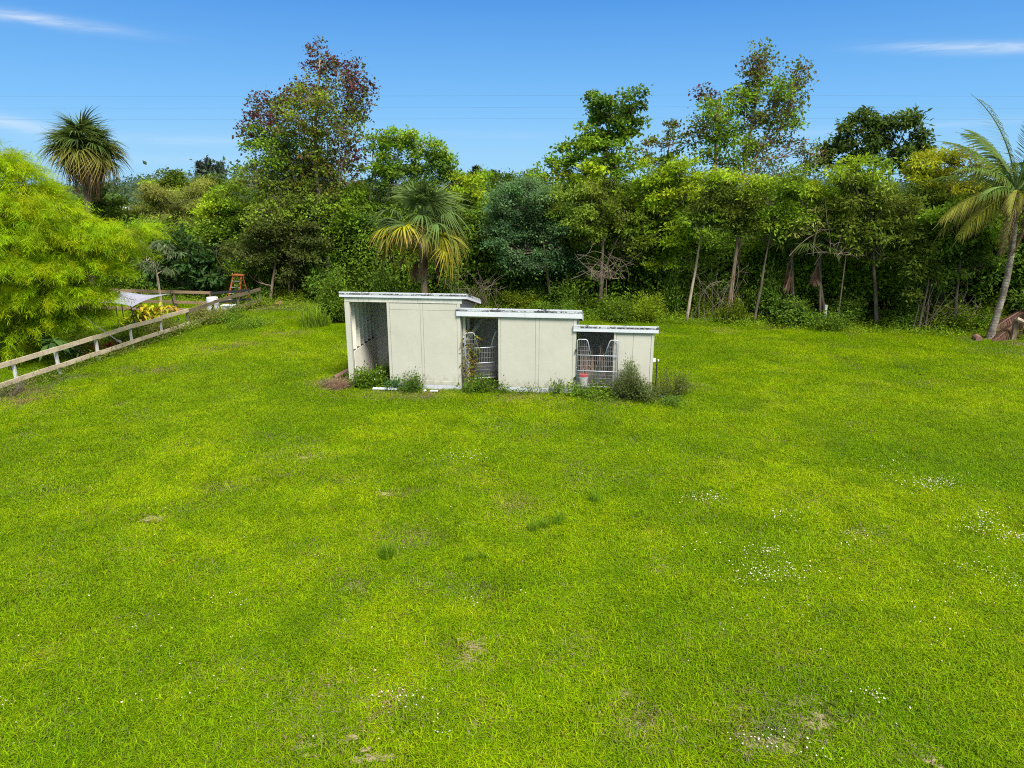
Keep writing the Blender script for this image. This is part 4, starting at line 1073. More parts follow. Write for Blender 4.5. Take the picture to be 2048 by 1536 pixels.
T('edge_tree', 'green tree cut by the right picture edge behind the palm trunk', 2060, 2.0, [([(2070,660),(2070,520),(2065,430)], .12)],
  [(2050,420,40,40,1,MID),(2090,400,50,40),(2045,480,36,36),(2095,470,50,44),(2040,540,34,36),(2080,560,50,44),(2120,500,50,60),(2050,600,40,30)], DARK, L=.17, W=.08, lai=3.1)
T('hanging_tree', 'leafy young tree with a forked base in the dark right of the lone grey post', 1850, -.1, [([(1838,650),(1852,590),(1862,560),(1840,480)], .06), ([(1828,650),(1838,610)], .05)],
  [(1830,500,34,34,.9),(1820,540,30,30,.9),(1855,525,26,30,.8),(1835,470,30,24,.9),(1810,575,26,22,.6)], pal((.115,.165,.014),(.09,.135,.012),(.07,.11,.012)), L=.18, W=.08, lai=2.6)
# beyond both picture edges, so that a step aside still meets a wood
T('edge_tree', 'green tree beyond the golden bamboo at the far left', -150, 3.0, [([(-150,600),(-150,400)], .14)],
  [(-150,380,90,60),(-60,400,80,50),(-230,400,90,60),(-150,470,120,60),(60,420,70,50,1,DARK),(110,400,60,40,1,MID),(150,470,60,50,1,DARK)], MID, L=.22, W=.11, lai=2.6)

# ---- rows behind: copies of three built trees
def proto_tree(seed, pal_, h, w):
    wb, cb = MB(), MB()
    q = np.stack([np.linspace(0, RNG.normal(0, .3), 8), np.linspace(0, RNG.normal(0, .3), 8), np.linspace(-.1, h * .85, 8)], 1)
    wb.tube(q, np.linspace(.16, .04, 8), 6)
    for i in range(16):
        z = h * RNG.uniform(.12, .95); a = RNG.random() * 2 * PI; rr = w * RNG.uniform(.1, .75) * math.sqrt(max(.15, 1 - (z/h - .55)**2 * 2.2))
        c = np.array([rr*math.cos(a), rr*math.sin(a), z]); R = np.array([1, 1, .75]) * RNG.uniform(.7, 1.2)
        nc = 80; o = rand_unit(nc); C = c + o * (.3 + .7 * RNG.random((nc, 1)) ** .5) * R
        C[:, 2] = np.maximum(C[:, 2], .1)
        leaf_clumps(cb, C, o, 14, .28, pal_, .24, .12)
        wb.tube(curve_pts(q[min(7, int(z / h * 7))], c, RNG.normal(0, .1, 3), 4), np.linspace(.05, .015, 4), 4, cap=False)
    return wb.mesh('trunk', M['dark_bark'], True), cb.mesh('crown', M['leaf'])
PT = [proto_tree(1, MID, 6.6, 2.1), proto_tree(2, DARK, 6.2, 2.2), proto_tree(3, pal((.095,.14,.014),(.075,.12,.012),(.11,.155,.02)), 6.4, 2.0)]
def place_tree(x, y, s, k, label, group):
    r_ = empty('wood_tree', (x, y, 0), label, 'tree', group, rz=RNG.random() * 6.28)
    r_.scale = (s * RNG.uniform(.9, 1.15), s * RNG.uniform(.9, 1.15), s)
    for nm, me_ in zip(('trunk', 'crown'), PT[k]):
        o = bpy.data.objects.new(nm, me_); o.parent = r_; COL.objects.link(o)
for i, X in enumerate(np.linspace(-40, 36, 30)):
    for row, (off, s) in enumerate(((4.6, .86), (8.2, .93))):
        x = X + RNG.normal(0, .5) + row * 1.1; y = wood_edge(x) + off + RNG.normal(0, .5)
        u_ = 1024 + F * x / (y * 1.0)
        hgt = s * RNG.uniform(.88, 1.06)
        hgt *= .98 if u_ < 480 else 1.16 if u_ < 900 else 1.06 if u_ < 1080 else 1.22
        place_tree(x, y, hgt, int(RNG.integers(0, 3)), 'leafy green tree in the crowded rows behind the front of the wood', 'trees in the rows behind the front of the wood')

# dense thicket of foliage low between the trunks
mb = MB()
nc = 9000
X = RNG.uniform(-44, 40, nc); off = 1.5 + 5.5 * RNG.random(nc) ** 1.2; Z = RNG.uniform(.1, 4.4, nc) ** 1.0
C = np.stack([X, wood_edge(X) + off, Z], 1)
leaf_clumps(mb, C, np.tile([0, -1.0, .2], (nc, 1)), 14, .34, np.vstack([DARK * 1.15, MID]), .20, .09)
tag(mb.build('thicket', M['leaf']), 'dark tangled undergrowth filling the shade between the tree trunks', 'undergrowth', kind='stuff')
# far woods out to the horizon; bluish leaf colours stand in for haze
mb = MB()
nc = 9000
Yf = RNG.uniform(62, 330, nc); X = (RNG.random(nc) * 2 - 1) * Yf * .95
hump = 5.2 + 1.6 * np.sin(X * .09 + Yf * .05) + 1.2 * np.sin(X * .21 + 1.3) + .006 * Yf
Z = hump * (RNG.random(nc) ** .4)
C = np.stack([X, Yf, Z], 1)
k_ = 26
leaf_clumps(mb, C, np.tile([0, -.5, .6], (nc, 1)), k_, .8, pal((.060,.105,.050),(.075,.125,.050),(.050,.090,.055),(.065,.10,.065)), .42, .28)
tag(mb.build('distant_woodland', M['leaf']), 'haze tinted bluish green woodland stretching to the horizon', 'woodland', kind='stuff')
# conifers on the skyline
def conifer(u, v_, hpx, Y, label, spires):
    b = at(u, 360, Y); s = mpp(u, v_, Y); wb, cb = MB(), MB()
    top = at(u, v_, Y)[2]
    wb.tube([(0,0,-.1),(0,0,top*.5),(0,0,top*.75)], [.3,.25,.1], 6)
    for (du, tz, wd) in spires:
        x = du * s; z1 = top - tz * s; z0 = top - hpx * s
        wb.tube(curve_pts((0, 0, z0 - 2), (x, 0, z1 - .3), (x * .3, 0, -.2), 5), np.linspace(.15, .03, 5), 5, cap=False)
        nc = 110; t_ = RNG.random(nc); a = RNG.random(nc) * 6.28
        r_ = wd * s * (1.02 - t_ ** 1.6) * np.sqrt(RNG.random(nc))
        C = np.stack([x + r_*np.cos(a), r_*np.sin(a), z0 + (z1 - z0) * t_], 1)
        leaf_clumps(cb, C, np.tile([0, 0, 1.0], (nc, 1)), 10, .16, pal((.035,.04,.035),(.055,.05,.05),(.04,.055,.03)), .4, .10, droop=-.6)
    e = empty('conifer', (b[0], b[1], 0), label, 'tree')
    wb.build('trunk', M['dark_bark'], e); cb.build('crown', M['leaf'], e)
conifer(422, 320, 42, 95, 'dark many spired conifer on the skyline left of the red topped tree', [(-20,6,6),(-2,0,7),(10,14,6),(22,8,6),(-12,14,5)])
conifer(953, 337, 26, 90, 'small dark conifer tip on the skyline right of the centre fan palm', [(0,0,6),(14,10,5),(-10,12,5)])
conifer(985, 345, 20, 100, 'faint dark conifer top on the skyline above the blue green tree', [(0,0,6),(8,6,5)])

# far house showing as specks of white between the trees on the left
hb = at(243, 414, 78); hs_ = empty('far_house', (hb[0], hb[1], 0), 'distant pale house roof showing between trees at left', 'house')
m = MB(); m.box((-2.4, -2, 0), (2.4, 2, 3.4)); m.build('wall', M['header'], hs_)
m = MB(); m.hexa([(-2.8,-2.4,3.4),(2.8,-2.4,3.4),(2.8,2.4,3.4),(-2.8,2.4,3.4)], [(-2.2,-.1,4.25),(2.2,-.1,4.25),(2.2,.1,4.25),(-2.2,.1,4.25)]); m.build('roof', M['white'], hs_)

# ------------------------------------------------------------------ fan palms
def fan_frond(seed, petiole, R, c_in, c_tip, droop, dead=0.0, nleaf=38):
    """one fan leaf: petiole along +x, ribs spreading from its end, tips hanging"""
    mb = MB()
    cst = curve_pts((0, 0, 0), (petiole, 0, 0), (0, 0, .10 * petiole), 5)
    mb.tube(cst, np.linspace(.028, .014, 5), 4, np.array(c_in) * .9 + .02, cap=False)
    seed = int(seed); a = np.linspace(-2.35, 2.35, nleaf) * (1 - .80 * dead) + RNG.normal(0, .03, nleaf)
    ln = R * (0.80 + .28 * np.cos(a * .62)) * RNG.uniform(.72, 1.12, nleaf); lump = droop * (1 + .45 * np.sin(a * 2.3 + seed * 2) + .35 * RNG.normal(size=nleaf))[:, None]
    m = 7; t = np.linspace(.04, 1, m)
    ca, sa = np.cos(a)[:, None], np.sin(a)[:, None]
    r = ln[:, None] * t[None]
    x = petiole + r * ca - .05
    y = r * sa * (.88 - .30 * dead)
    z = .22 * r * np.abs(sa) - lump * (t[None] ** 2.3) * ln[:, None] * 1.1 - .10 * r * np.maximum(ca, 0) - .05 * r * r
    x = x - (t[None] > .55) * droop * .35 * (t[None] - .55) * ln[:, None] * ca
    p = np.stack([x, y, z], -1)
    side = np.stack([-np.sin(a), np.cos(a), np.full(nleaf, .25) * np.sign(RNG.normal(size=nleaf))], 1)
    w = R * np.array([.030, .062, .072, .062, .044, .026, .006])
    k = np.clip((t - .55) / .45, 0, 1)[None, :, None] ** 1.2
    base = np.array(c_in) * RNG.uniform(.75, 1.25, (nleaf, 1, 1))
    col = base * (1 - k) + np.array(c_tip) * RNG.uniform(.8, 1.2, (nleaf, 1, 1)) * k
    strips(mb, None, p, w, col, unit(side))
    return mb.mesh('frond', M['palm'])

def fan_palm(name, label, base, top, trunk_r, R, pet, n, spec, bark='bark', lean=0, seed=3, boots=True, skirt=(0, 0)):
    base = np.array(base, float); top = np.array(top, float)
    e = empty(name, base, label, 'palm tree')
    loc = top - base
    mb = MB(); q = curve_pts((0, 0, -.1), loc, (lean, 0, 0), 12)
    mb.tube(q, trunk_r * np.array([1.25, 1.1, 1, 1, 1, 1, 1, 1.05, 1.15, 1.25, 1.2, .7]), 9)
    mb.build('trunk', M[bark], e, smooth=True)
    if boots:
        mb = MB()
        for i in range(46):
            t_ = RNG.uniform(.35, .98); p = q[0] + (loc - q[0]) * t_; a = RNG.random() * 6.28
            d = np.array([math.cos(a), math.sin(a), 0])
            mb.tube([p + d * trunk_r * .8, p + d * trunk_r * 1.6 + [0, 0, .10], p + d * trunk_r * RNG.uniform(1.8, 3.2) + [0, 0, RNG.uniform(-.1, .35)]], [.03, .022, .008], 4, (.25, .18, .12), cap=False)
        mb.build('leaf_bases', M['bark'], e)
    meshes = {}
    for (kind, cnt, e0, e1, sc) in spec:
        if kind not in meshes:
            args = {'green': ((.095, .160, .040), (.135, .180, .040), .56), 'deep': ((.070, .115, .020), (.095, .125, .024), .36), 'yellow': ((.36, .36, .012), (.40, .25, .07), .62),
                    'olive': ((.17, .19, .025), (.24, .19, .05), .60), 'dead': ((.21, .125, .08), (.30, .19, .13), .14), 'skirt': ((.25, .15, .06), (.34, .19, .12), .85)}[kind]
            meshes[kind] = [fan_frond(i, pet, R, args[0], args[1], args[2] * (.8 + .25 * i), 1.0 if kind == 'dead' else 0.25 if kind == 'skirt' else 0) for i in range(3)]
        for i in range(cnt):
            az_ = 2.4 * i + RNG.normal(0, .25) + (0 if kind != 'yellow' else .6); elv = math.radians(RNG.uniform(e0, e1))
            o = bpy.data.objects.new('frond', meshes[kind][int(RNG.integers(0, 3))]); COL.objects.link(o); o.parent = e
            mt = Matrix.Translation(Vector([float(c) for c in loc]) + Vector((0, 0, RNG.uniform(-.15, .15) - (.35 if kind == 'dead' else 0)))) @ Matrix.Rotation(az_, 4, 'Z') @ Matrix.Rotation(-elv, 4, 'Y') @ Matrix.Rotation(RNG.normal(0, .3), 4, 'X')
            o.matrix_local = mt @ Matrix.Scale(sc * RNG.uniform(.88, 1.1), 4)
    return e

Yp = 34.6
top = at(843, 452, Yp); bs = at(850, 585, Yp); bs[2] = 0
fan_palm('fan_palm', 'large fan palm with drooping yellow lower fronds behind the left stall roof', bs, top, .16, 1.02, 1.32, 0,
         [('green', 14, 30, 82, 1.05), ('green', 11, -2, 32, 1.08), ('olive', 10, -24, 14, 1.1), ('yellow', 13, -42, 4, 1.08), ('dead', 7, -78, -50, .95)])
Yp = 43.5
top = at(169, 300, Yp); bs = at(174, 520, Yp); bs[2] = 0
fan_palm('fan_palm', 'far fan palm with full round crown above the bamboo at left', bs, top, .17, 1.20, 1.10, 0,
         [('deep', 17, 28, 85, 1.05), ('deep', 13, 0, 32, 1.05), ('olive', 18, -30, 12, 1.08), ('skirt', 12, -50, -14, .92), ('dead', 4, -80, -55, .7)], boots=False)
Yp = wood_Y(1650, .7)
top = at(1640, 488, Yp); bs = at(1640, 655, Yp); bs[2] = 0
fan_palm('fan_palm', 'dark young fan palm with a hanging tan dead leaf right of slanting trunks', bs, top, .06, .95, .7, 0,
         [('deep', 9, 5, 75, .9), ('deep', 5, -20, 5, .9), ('dead', 5, -90, -84, .95)], bark='dark_bark', boots=False)
Yp = wood_Y(1590, .8)
top = at(1583, 500, Yp); bs = at(1588, 655, Yp); bs[2] = 0
fan_palm('fan_palm', 'shaded fan palm trailing several pinkish brown dead leaves beside the young dark palm', bs, top, .06, .95, .85, 0,
         [('deep', 5, 10, 70, .8), ('dead', 7, -90, -78, .85)], bark='dark_bark', boots=False)

# ------------------------------------------------------------------ coconut palm
def feather_frond(Lf, arch, c, ct, hang, n=58, wl=.045):
    mb = MB()
    s = np.linspace(0, 1, 22)
    rx = Lf * (s - .10 * s ** 3); rz = arch[0] * Lf * s - arch[1] * Lf * s ** 2.2
    R_ = np.stack([rx, np.zeros_like(s), rz], 1)
    mb.tube(R_, np.linspace(.045, .006, 22), 4, np.array(c) * 1.4 + .03, cap=False)
    for sd in (-1, 1):
        u = np.linspace(.10, .99, n) + RNG.normal(0, .004, n)
        p0 = np.stack([np.interp(u, s, R_[:, i]) for i in range(3)], 1)
        ll = Lf * .235 * np.sin(np.clip(.18 + u * .9, 0, 1) * PI) ** .55 * RNG.uniform(.8, 1.1, n)
        fw = .55 + .35 * u
        d0 = unit(np.stack([fw, np.full(n, sd * .85), np.full(n, .12)], 1))
        m = 6; t = np.linspace(0, 1, m)
        hh = hang * RNG.uniform(.7, 1.25, n)
        pts = p0[:, None] + d0[:, None] * (ll[:, None] * t * (1 - .35 * t))[:, :, None]
        pts[:, :, 2] -= (ll * hh)[:, None] * t ** 1.6
        side = unit(np.cross(d0, np.array([0, 0, 1.0])) * .6 + np.array([.5, 0, .3]))
        w = wl * np.array([.5, 1, 1, .85, .6, .1])
        k = np.clip((t - .6) / .4, 0, 1)[None, :, None]
        col = np.array(c) * RNG.uniform(.7, 1.3, (n, 1, 1)) * (1 - k) + np.array(ct) * k
        strips(mb, None, pts, w, col, side)
    return mb.mesh('frond', M['palm'])
Yp = wood_Y(2000, -1.0)
bs = at(1984, 648, Yp); bs[2] = 0
cp_ = empty('coconut_palm', bs, 'leaning coconut palm with ringed pale trunk at the right picture edge', 'palm tree')
tk = [at(u, v_, Yp) for (u, v_) in ((1984, 648), (2000, 610), (2014, 560), (2024, 500), (2030, 440), (2033, 385))]
tk = np.array(tk) - bs; tk[0][2] = -.1
q = np.stack([np.interp(np.linspace(0, 5, 60), np.arange(6), tk[:, i]) for i in range(3)], 1)
for _ in range(30): q[1:-1] = .25*q[:-2] + .5*q[1:-1] + .25*q[2:]
rad = np.linspace(.14, .10, 60) * (1 + .06 * (np.arange(60) % 3 == 0)); rad[:6] *= np.linspace(1.35, 1.02, 6)
m = MB(); m.tube(q, rad, 12)
def coco_mat():
    m_, nt, out = newmat('ringed_palm_bark')
    tc = nd(nt, 'ShaderNodeTexCoord')
    sp_ = nd(nt, 'ShaderNodeSeparateXYZ', ins={0: tc.outputs['Object']})
    n1 = noise(nt, tc.outputs['Object'], 3.5, 5, .7); n2 = noise(nt, tc.outputs['Object'], 14, 4)
    wv = math_(nt, 'SINE', math_(nt, 'ADD', math_(nt, 'MULTIPLY', sp_.outputs[2], 52.0), math_(nt, 'MULTIPLY', n2, 3.0)))
    c = mixc(nt, maprange(nt, n1, .4, .6), (.10, .08, .06), (.30, .27, .22))
    c = mixc(nt, maprange(nt, wv, .5, .95, 0, .75), c, (.09, .075, .06))
    p = nd(nt, 'ShaderNodeBsdfPrincipled', ins={'Base Color': c, 'Roughness': .9})
    nt.links.new(p.outputs[0], out.inputs[0]); return m_
m.build('trunk', coco_mat(), cp_, smooth=True)
ctop = q[-1]
cg, cy, cb_ = (.085, .145, .020), (.19, .20, .018), (.28, .20, .10)
FR = [feather_frond(4.3, (.10, .42), cg, (.13, .12, .03), .75), feather_frond(4.6, (.05, .30), cg, (.14, .12, .04), .55), feather_frond(4.0, (.12, .62), cy, (.24, .18, .07), 1.15), feather_frond(3.6, (.0, .75), cb_, (.28, .2, .12), 1.3)]
# (mesh, azimuth deg from +x, elevation deg)
for (k, a, e_, s_) in [(1, 182, 44, .98), (0, 196, 30, .95), (1, 150, 74, 1.05), (1, 250, 80, .95), (0, 215, 12, .80), (2, 200, -14, .82), (2, 186, 4, .88), (2, 235, 8, .70), (0, 300, 40, .9), (0, 330, 30, 1), (1, 20, 50, 1), (0, 60, 35, 1),
                       (1, 100, 55, 1), (2, 275, 2, .8), (2, 350, 0, .9), (3, 240, -40, .7), (3, 300, -45, .7), (0, 130, 25, .9), (1, 345, 78, 1.0), (2, 165, -8, .85), (0, 120, 60, .95)]:
    o = bpy.data.objects.new('frond', FR[k]); COL.objects.link(o); o.parent = cp_
    o.matrix_local = Matrix.Translation(Vector([float(c) for c in ctop])) @ Matrix.Rotation(math.radians(a), 4, 'Z') @ Matrix.Rotation(-math.radians(e_), 4, 'Y') @ Matrix.Rotation(RNG.normal(0, .25), 4, 'X') @ Matrix.Scale(s_, 4)
m = MB()
for k in range(9):
    a = k * .7; c = ctop + np.array([.26*math.cos(a), .26*math.sin(a), -.28 - .1*(k % 2)])
    m.tube([c + [0, 0, .15], c + [0, 0, .10], c, c - [0, 0, .10], c - [0, 0, .14]], [.03, .09, .12, .08, .02], 8, (.12, .15, .03))
m.build('coconuts', leaf_mat('coconut_husk', 0, .5, .3, .2), cp_, smooth=True)
# fallen fronds in a heap at its foot
for i, (u, v_, a, s_, tl) in enumerate([(2036, 650, 205,   .66, 23), (2040, 652, 232, .60, 28), (2030, 650, 188, .50, 20), (2046, 655, 262, .52, 26), (2024, 660, 216, .66, 17)]):
    b_ = gp(u, v_ + 12)
    o = bpy.data.objects.new('fallen_frond', FR[3] if i else feather_frond(3.6, (.05, .08), (.13, .07, .05), (.22, .14, .10), .7)); COL.objects.link(o)
    if i == 0: FD = o.data
    o.data = FD
    o.location = (b_[0] + .15, b_[1], 1.08 - .11 * i); o.rotation_euler = (RNG.normal(0, .5), math.radians(tl - 3), math.radians(a)); o.scale = (s_ * 1.25,) * 3
    tag(o, ['reddish dead palm frond on top of the heap under the coconut palm', 'dead palm frond sloping down the right side of the heap', 'dead palm frond flat at the left of the heap', 'dead palm frond behind the stout post at the heap', 'lowest dead palm frond nearest the lawn in the heap'][i], 'palm frond', 'fallen palm fronds')

# ------------------------------------------------------------------ golden bamboo on the left
def bamboo(name, label, base, Yb, lobes, pal_, ncul):
    base = np.array(base, float); cb, wb = MB(), MB()
    for (lu, lv, ru, rv, *dd) in lobes:
        Yl = Yb + (dd[0] if dd else 0)
        c = at(lu, lv, Yl); s = mpp(lu, lv, Yl); rx, rz = ru * s, rv * s; ry = .9 * rx
        ns = int(56 * rx * (rz + .4 * rx)) + 8
        o = rand_unit(ns); o[:, 2] = np.abs(o[:, 2]) * 1.1 - .35; o = unit(o)
        C = c + o * np.array([rx, ry, rz]) * (.5 + .5 * RNG.random((ns, 1)) ** .6)
        out = unit(np.stack([o[:, 0], o[:, 1], np.zeros(ns)], 1) + .25 * rand_unit(ns))
        # each spray: a short drooping twig with narrow leaves along it
        k = 92
        t_ = RNG.random((ns, k)); ll = RNG.uniform(.45, 1.0, ns)[:, None]
        a_ = out[:, None, :] * (ll * t_)[:, :, None]; P = C[:, None, :] + a_
        P[:, :, 2] += (.22 * t_ - .50 * t_ ** 2) * ll
        P += RNG.normal(0, .07, P.shape) * np.array([1, 1, .7])
        D = unit(out[:, None, :] * .7 + rand_unit(ns * k).reshape(ns, k, 3) * .75 + np.array([0, 0, -.42]))
        N = unit(rand_unit(ns * k).reshape(ns, k, 3) * .6 + np.array([0, 0, .9]))
        pc = pal_[RNG.integers(0, len(pal_), ns)] * RNG.uniform(.68, 1.3, (ns, 1)) * (1 + RNG.normal(0, .06, (ns, 3)))
        col = np.repeat(pc, k, axis=0) * RNG.uniform(.8, 1.2, (ns * k, 1))
        leaf_quads(cb, P.reshape(-1, 3), D.reshape(-1, 3), N.reshape(-1, 3), .24 * RNG.uniform(.7, 1.25, ns * k), .0165, col, .1)
        for j in range(0, ns, 3):
            wb.tube(curve_pts(c + [0, 0, -.3 * rz], C[j], RNG.normal(0, .1, 3), 4), np.linspace(.012, .005, 4), 3, (.14, .17, .03), cap=False)
        for j in range(ncul):
            b_ = base + np.array([RNG.normal(0, .55), RNG.normal(0, .45), 0])
            wb.tube(curve_pts(b_, c + rand_unit(1)[0] * .3 * rx, np.array([0, 0, .55]), 9), np.linspace(.032, .012, 9), 5, (.15, .17, .04), cap=False)
    e = empty(name, base, label, 'bamboo')
    wb.build('culms', leaf_mat(name + '_culm', 0, .5, .3, .2), e, origin=base); cb.build('foliage', M['bamboo'], e, origin=base)
GOLD = pal((.300,.430,.003), (.255,.390,.003), (.345,.440,.004), (.210,.345,.003), (.285,.405,.004))
Yb = 26.8; gb = gp(40, 700); gb[1] = Yb + .4; gb[0] = at(20, 600, Yb)[0]
bamboo('golden_bamboo', 'huge golden green bamboo clump overhanging the paddock fence at left', gb, Yb,
       [(-60, 330, 90, 50, .8), (10, 350, 60, 40, .8), (55, 390, 55, 36, .7), (0, 420, 90, 44, 0), (105, 430, 56, 36, .4), (60, 470, 90, 42, -.3), (150, 470, 56, 34, .2), (205, 480, 50, 30, .3), (262, 468, 42, 22, .8),
        (232, 505, 36, 22, .6), (-40, 490, 90, 50, -.4), (40, 540, 100, 46, -.6), (140, 530, 66, 38, -.2), (190, 538, 46, 26, .2), (0, 600, 100, 46, -.6), (105, 590, 76, 40, -.5), (160, 585, 44, 28, 0),
        (50, 650, 76, 36, -.5), (135, 635, 50, 28, -.2), (-60, 640, 80, 50, -.4), (-130, 450, 110, 120, .2), (15, 690, 60, 24, -.4), (165, 622, 26, 18, .3)], GOLD, 2)

# ------------------------------------------------------------------ shrubs and weeds
def shrub_mesh(h, w, pal_, L, W, nst, k, crad=.12, up=.5, droop=.1, flowers=0):
    wb, cb = MB(), MB(); C, O = [], []
    for i in range(nst):
        a = RNG.random() * 6.28; r = w * math.sqrt(RNG.random()) * (1 + .3 * math.sin(2 * a + nst))
        tip = np.array([r*math.cos(a), r*math.sin(a), h * RNG.uniform(.30, 1.05) * (1 - .45 * (r / w) ** 2) * (1 + .22 * math.sin(3 * a + nst))])
        b0 = np.array([tip[0]*.35, tip[1]*.35, -.02])
        q = curve_pts(b0, tip, (tip[0]*.15, tip[1]*.15, .1*h), 6)
        wb.tube(q, np.linspace(.012, .004, 6) * max(.8, h), 4, cap=False)
        for t_ in np.linspace(.25, 1.0, max(3, int(h * 7))):
            C.append(np.array([np.interp(t_ * 5, range(6), q[:, j]) for j in range(3)])); O.append(unit(np.array([tip[0], tip[1], .3 * h])))
    C = np.array(C); O = np.array(O)
    leaf_clumps(cb, C, O, k, crad, pal_, L, W, droop, up, .8)
    if flowers:
        for c in C[RNG.permutation(len(C))[:flowers]]:
            p = c + [RNG.normal(0, .05), -.05, .08]; a = np.arange(6) * PI / 3
            v = np.stack([p[0] + .022*np.cos(a), np.full(6, p[1]) + .012*np.sin(a), p[2] + .02*np.sin(a)], 1)
            cb.add(np.vstack([v, [p]]), [(j, (j+1) % 6, 6) for j in range(6)], (.75, .75, .70))
    return wb.mesh('stems', M['dark_bark'], True), cb.mesh('foliage', M['leaf'])
def put_shrub(name, label, cat, p, meshes, s=1.0, rz=None, group=None, sz=None):
    e = empty(name, (p[0], p[1], 0), label, cat, group, rz=RNG.random() * 6.28 if rz is None else rz)
    e.scale = (s, s, s if sz is None else sz)
    for nm, me_ in zip(('stems', 'foliage'), meshes):
        o = bpy.data.objects.new(nm, me_); o.parent = e; COL.objects.link(o)
    return e
WEED = pal((.090,.180,.010), (.120,.215,.012), (.070,.145,.010), (.150,.240,.014))
# the willowy shrub and its neighbours at the right stall
WIL = pal((.150,.190,.055), (.120,.165,.035), (.175,.205,.075), (.100,.140,.03))
put_shrub('willowy_shrub', 'wispy grey green shrub growing against the right stall wall', 'shrub', on_stable(9.25, -.42), shrub_mesh(1.45, .50, WIL, .075, .016, 30, 22, .10, .5, -.3))
put_shrub('weed_bush', 'dark weedy bush around the foot of the wispy shrub', 'shrub', on_stable(9.55, -.55), shrub_mesh(.65, .48, pal((.075,.115,.02),(.10,.12,.03),(.055,.095,.014)), .09, .035, 20, 16))
put_shrub('weed_bush', 'brownish green bush right of the stable beside the teal hose', 'shrub', on_stable(10.62, .15), shrub_mesh(.85, .55, pal((.11,.15,.02),(.13,.15,.03),(.085,.125,.016)), .08, .022, 26, 18))
put_shrub('weed_bush', 'low green weeds in front of the teal hose', 'weeds', on_stable(10.5, -.95), shrub_mesh(.28, .50, WEED, .08, .03, 18, 14))
put_shrub('weed_bush', 'bushy sapling growing behind the bars of the right stall gate', 'shrub', on_stable(8.35, .38), shrub_mesh(.95, .22, WIL * .8, .09, .025, 12, 16))
put_shrub('weed_bush', 'green weeds under the right stall gate', 'weeds', on_stable(8.25, -.35), shrub_mesh(.42, .62, WEED, .09, .035, 26, 14))
put_shrub('weed_bush', 'leafy weeds at the right corner of the middle stall wall', 'weeds', on_stable(7.62, -.28), shrub_mesh(.40, .26, WEED * 1.15, .09, .04, 14, 14))
put_shrub('weed_bush', 'tall thin weed standing before the right end of the middle stall wall', 'weeds', on_stable(6.95, -.22), shrub_mesh(.62, .16, WEED, .09, .035, 9, 9))
put_shrub('weed_bush', 'weeds along the foot of the middle stall wall', 'weeds', on_stable(6.1, -.22), shrub_mesh(.22, .55, WEED, .08, .03, 20, 10), sz=.9)
put_shrub('weed_bush', 'tiny weeds at the left corner of the middle stall wall', 'weeds', on_stable(5.25, -.2), shrub_mesh(.26, .22, WEED, .08, .03, 10, 10))
put_shrub('weed_bush', 'thick weeds under the middle stall gate', 'weeds', on_stable(4.45, -.12), shrub_mesh(.50, .58, WEED, .10, .04, 30, 14))
put_shrub('weed_bush', 'round bushy weed before the left stall wall', 'weeds', on_stable(2.15, -.32), shrub_mesh(.50, .42, pal((.09,.18,.014),(.115,.205,.016),(.065,.135,.012)), .085, .032, 26, 18))
put_shrub('weed_bush', 'bluish green low weed left of the round bushy weed', 'weeds', on_stable(1.62, -.25), shrub_mesh(.36, .26, pal((.06,.14,.04),(.045,.11,.025),(.075,.15,.03)), .085, .04, 14, 14))
put_shrub('weed_bush', 'large flowering weed patch filling the left stall doorway', 'weeds', on_stable(.62, .05), shrub_mesh(.62, .52, WEED * .9, .095, .042, 40, 18, flowers=9))
put_shrub('weed_bush', 'second leafy weed patch just inside the left stall doorway', 'weeds', on_stable(1.08, .42), shrub_mesh(.62, .38, WEED * .85, .095, .042, 26, 18, flowers=5))
put_shrub('weed_bush', 'pale weed climbing the back wall inside the left stall', 'weeds', on_stable(1.30, 2.25), shrub_mesh(.75, .26, WEED * .6, .10, .045, 14, 14))
put_shrub('dry_grass_clump', 'clump of dead tan grass outside the left stall corner', 'dead grass', on_stable(-.28, -.25), shrub_mesh(.26, .42, pal((.30,.20,.12),(.24,.14,.09),(.34,.26,.17)), .16, .010, 26, 22, .08))
put_shrub('dry_grass_clump', 'paler dead grass heap further left of the left stall corner', 'dead grass', gp(668, 772), shrub_mesh(.14, .40, pal((.32,.24,.16),(.26,.17,.11),(.2,.2,.08)), .16, .010, 22, 18, .08))
# dry brush stacked behind the gate and the vine on the middle gate
m = MB()
for i in range(46):
    x = RNG.uniform(7.62, 8.62); z0 = RNG.uniform(0, .1)
    m.tube([on_stable(x, RNG.uniform(.25, .6), z0), on_stable(x + RNG.normal(0, .06), .35, .7), on_stable(x + RNG.normal(0, .12), RNG.uniform(.2, .5), RNG.uniform(.9, 1.65))], [.011, .008, .004], 3, cap=False)
tag(m.build('dry_brush', plain_mat('dry_stalks', (.30, .20, .15), .9, 0, .35)), 'dry reddish brown brush standing behind the right stall gate', 'brush')
m = MB(); wbm = MB(); C = []
for i in range(7):
    q = curve_pts(on_stable(3.95 + .03*i, -.02, .05), on_stable(3.95 + RNG.uniform(-.02, .42), .06, RNG.uniform(1.1, 1.95)), (RNG.normal(0, .06), -.03, 0), 10)
    wbm.tube(q, .006, 3, cap=False); C += [p for p in q[3:]]
C = np.array(C); leaf_clumps(m, C, np.tile([0, -1., 0], (len(C), 1)), 6, .05, pal((.15,.19,.014),(.22,.20,.015),(.08,.13,.012),(.28,.18,.02)), .085, .06)
e = empty('climbing_vine', on_stable(4.0, 0), 'yellowing vine climbing the hinge side of the middle stall gate', 'vine')
org = on_stable(4.0, 0); m.build('foliage', M['leaf'], e, origin=org); wbm.build('stems', M['dark_bark'], e, origin=org)

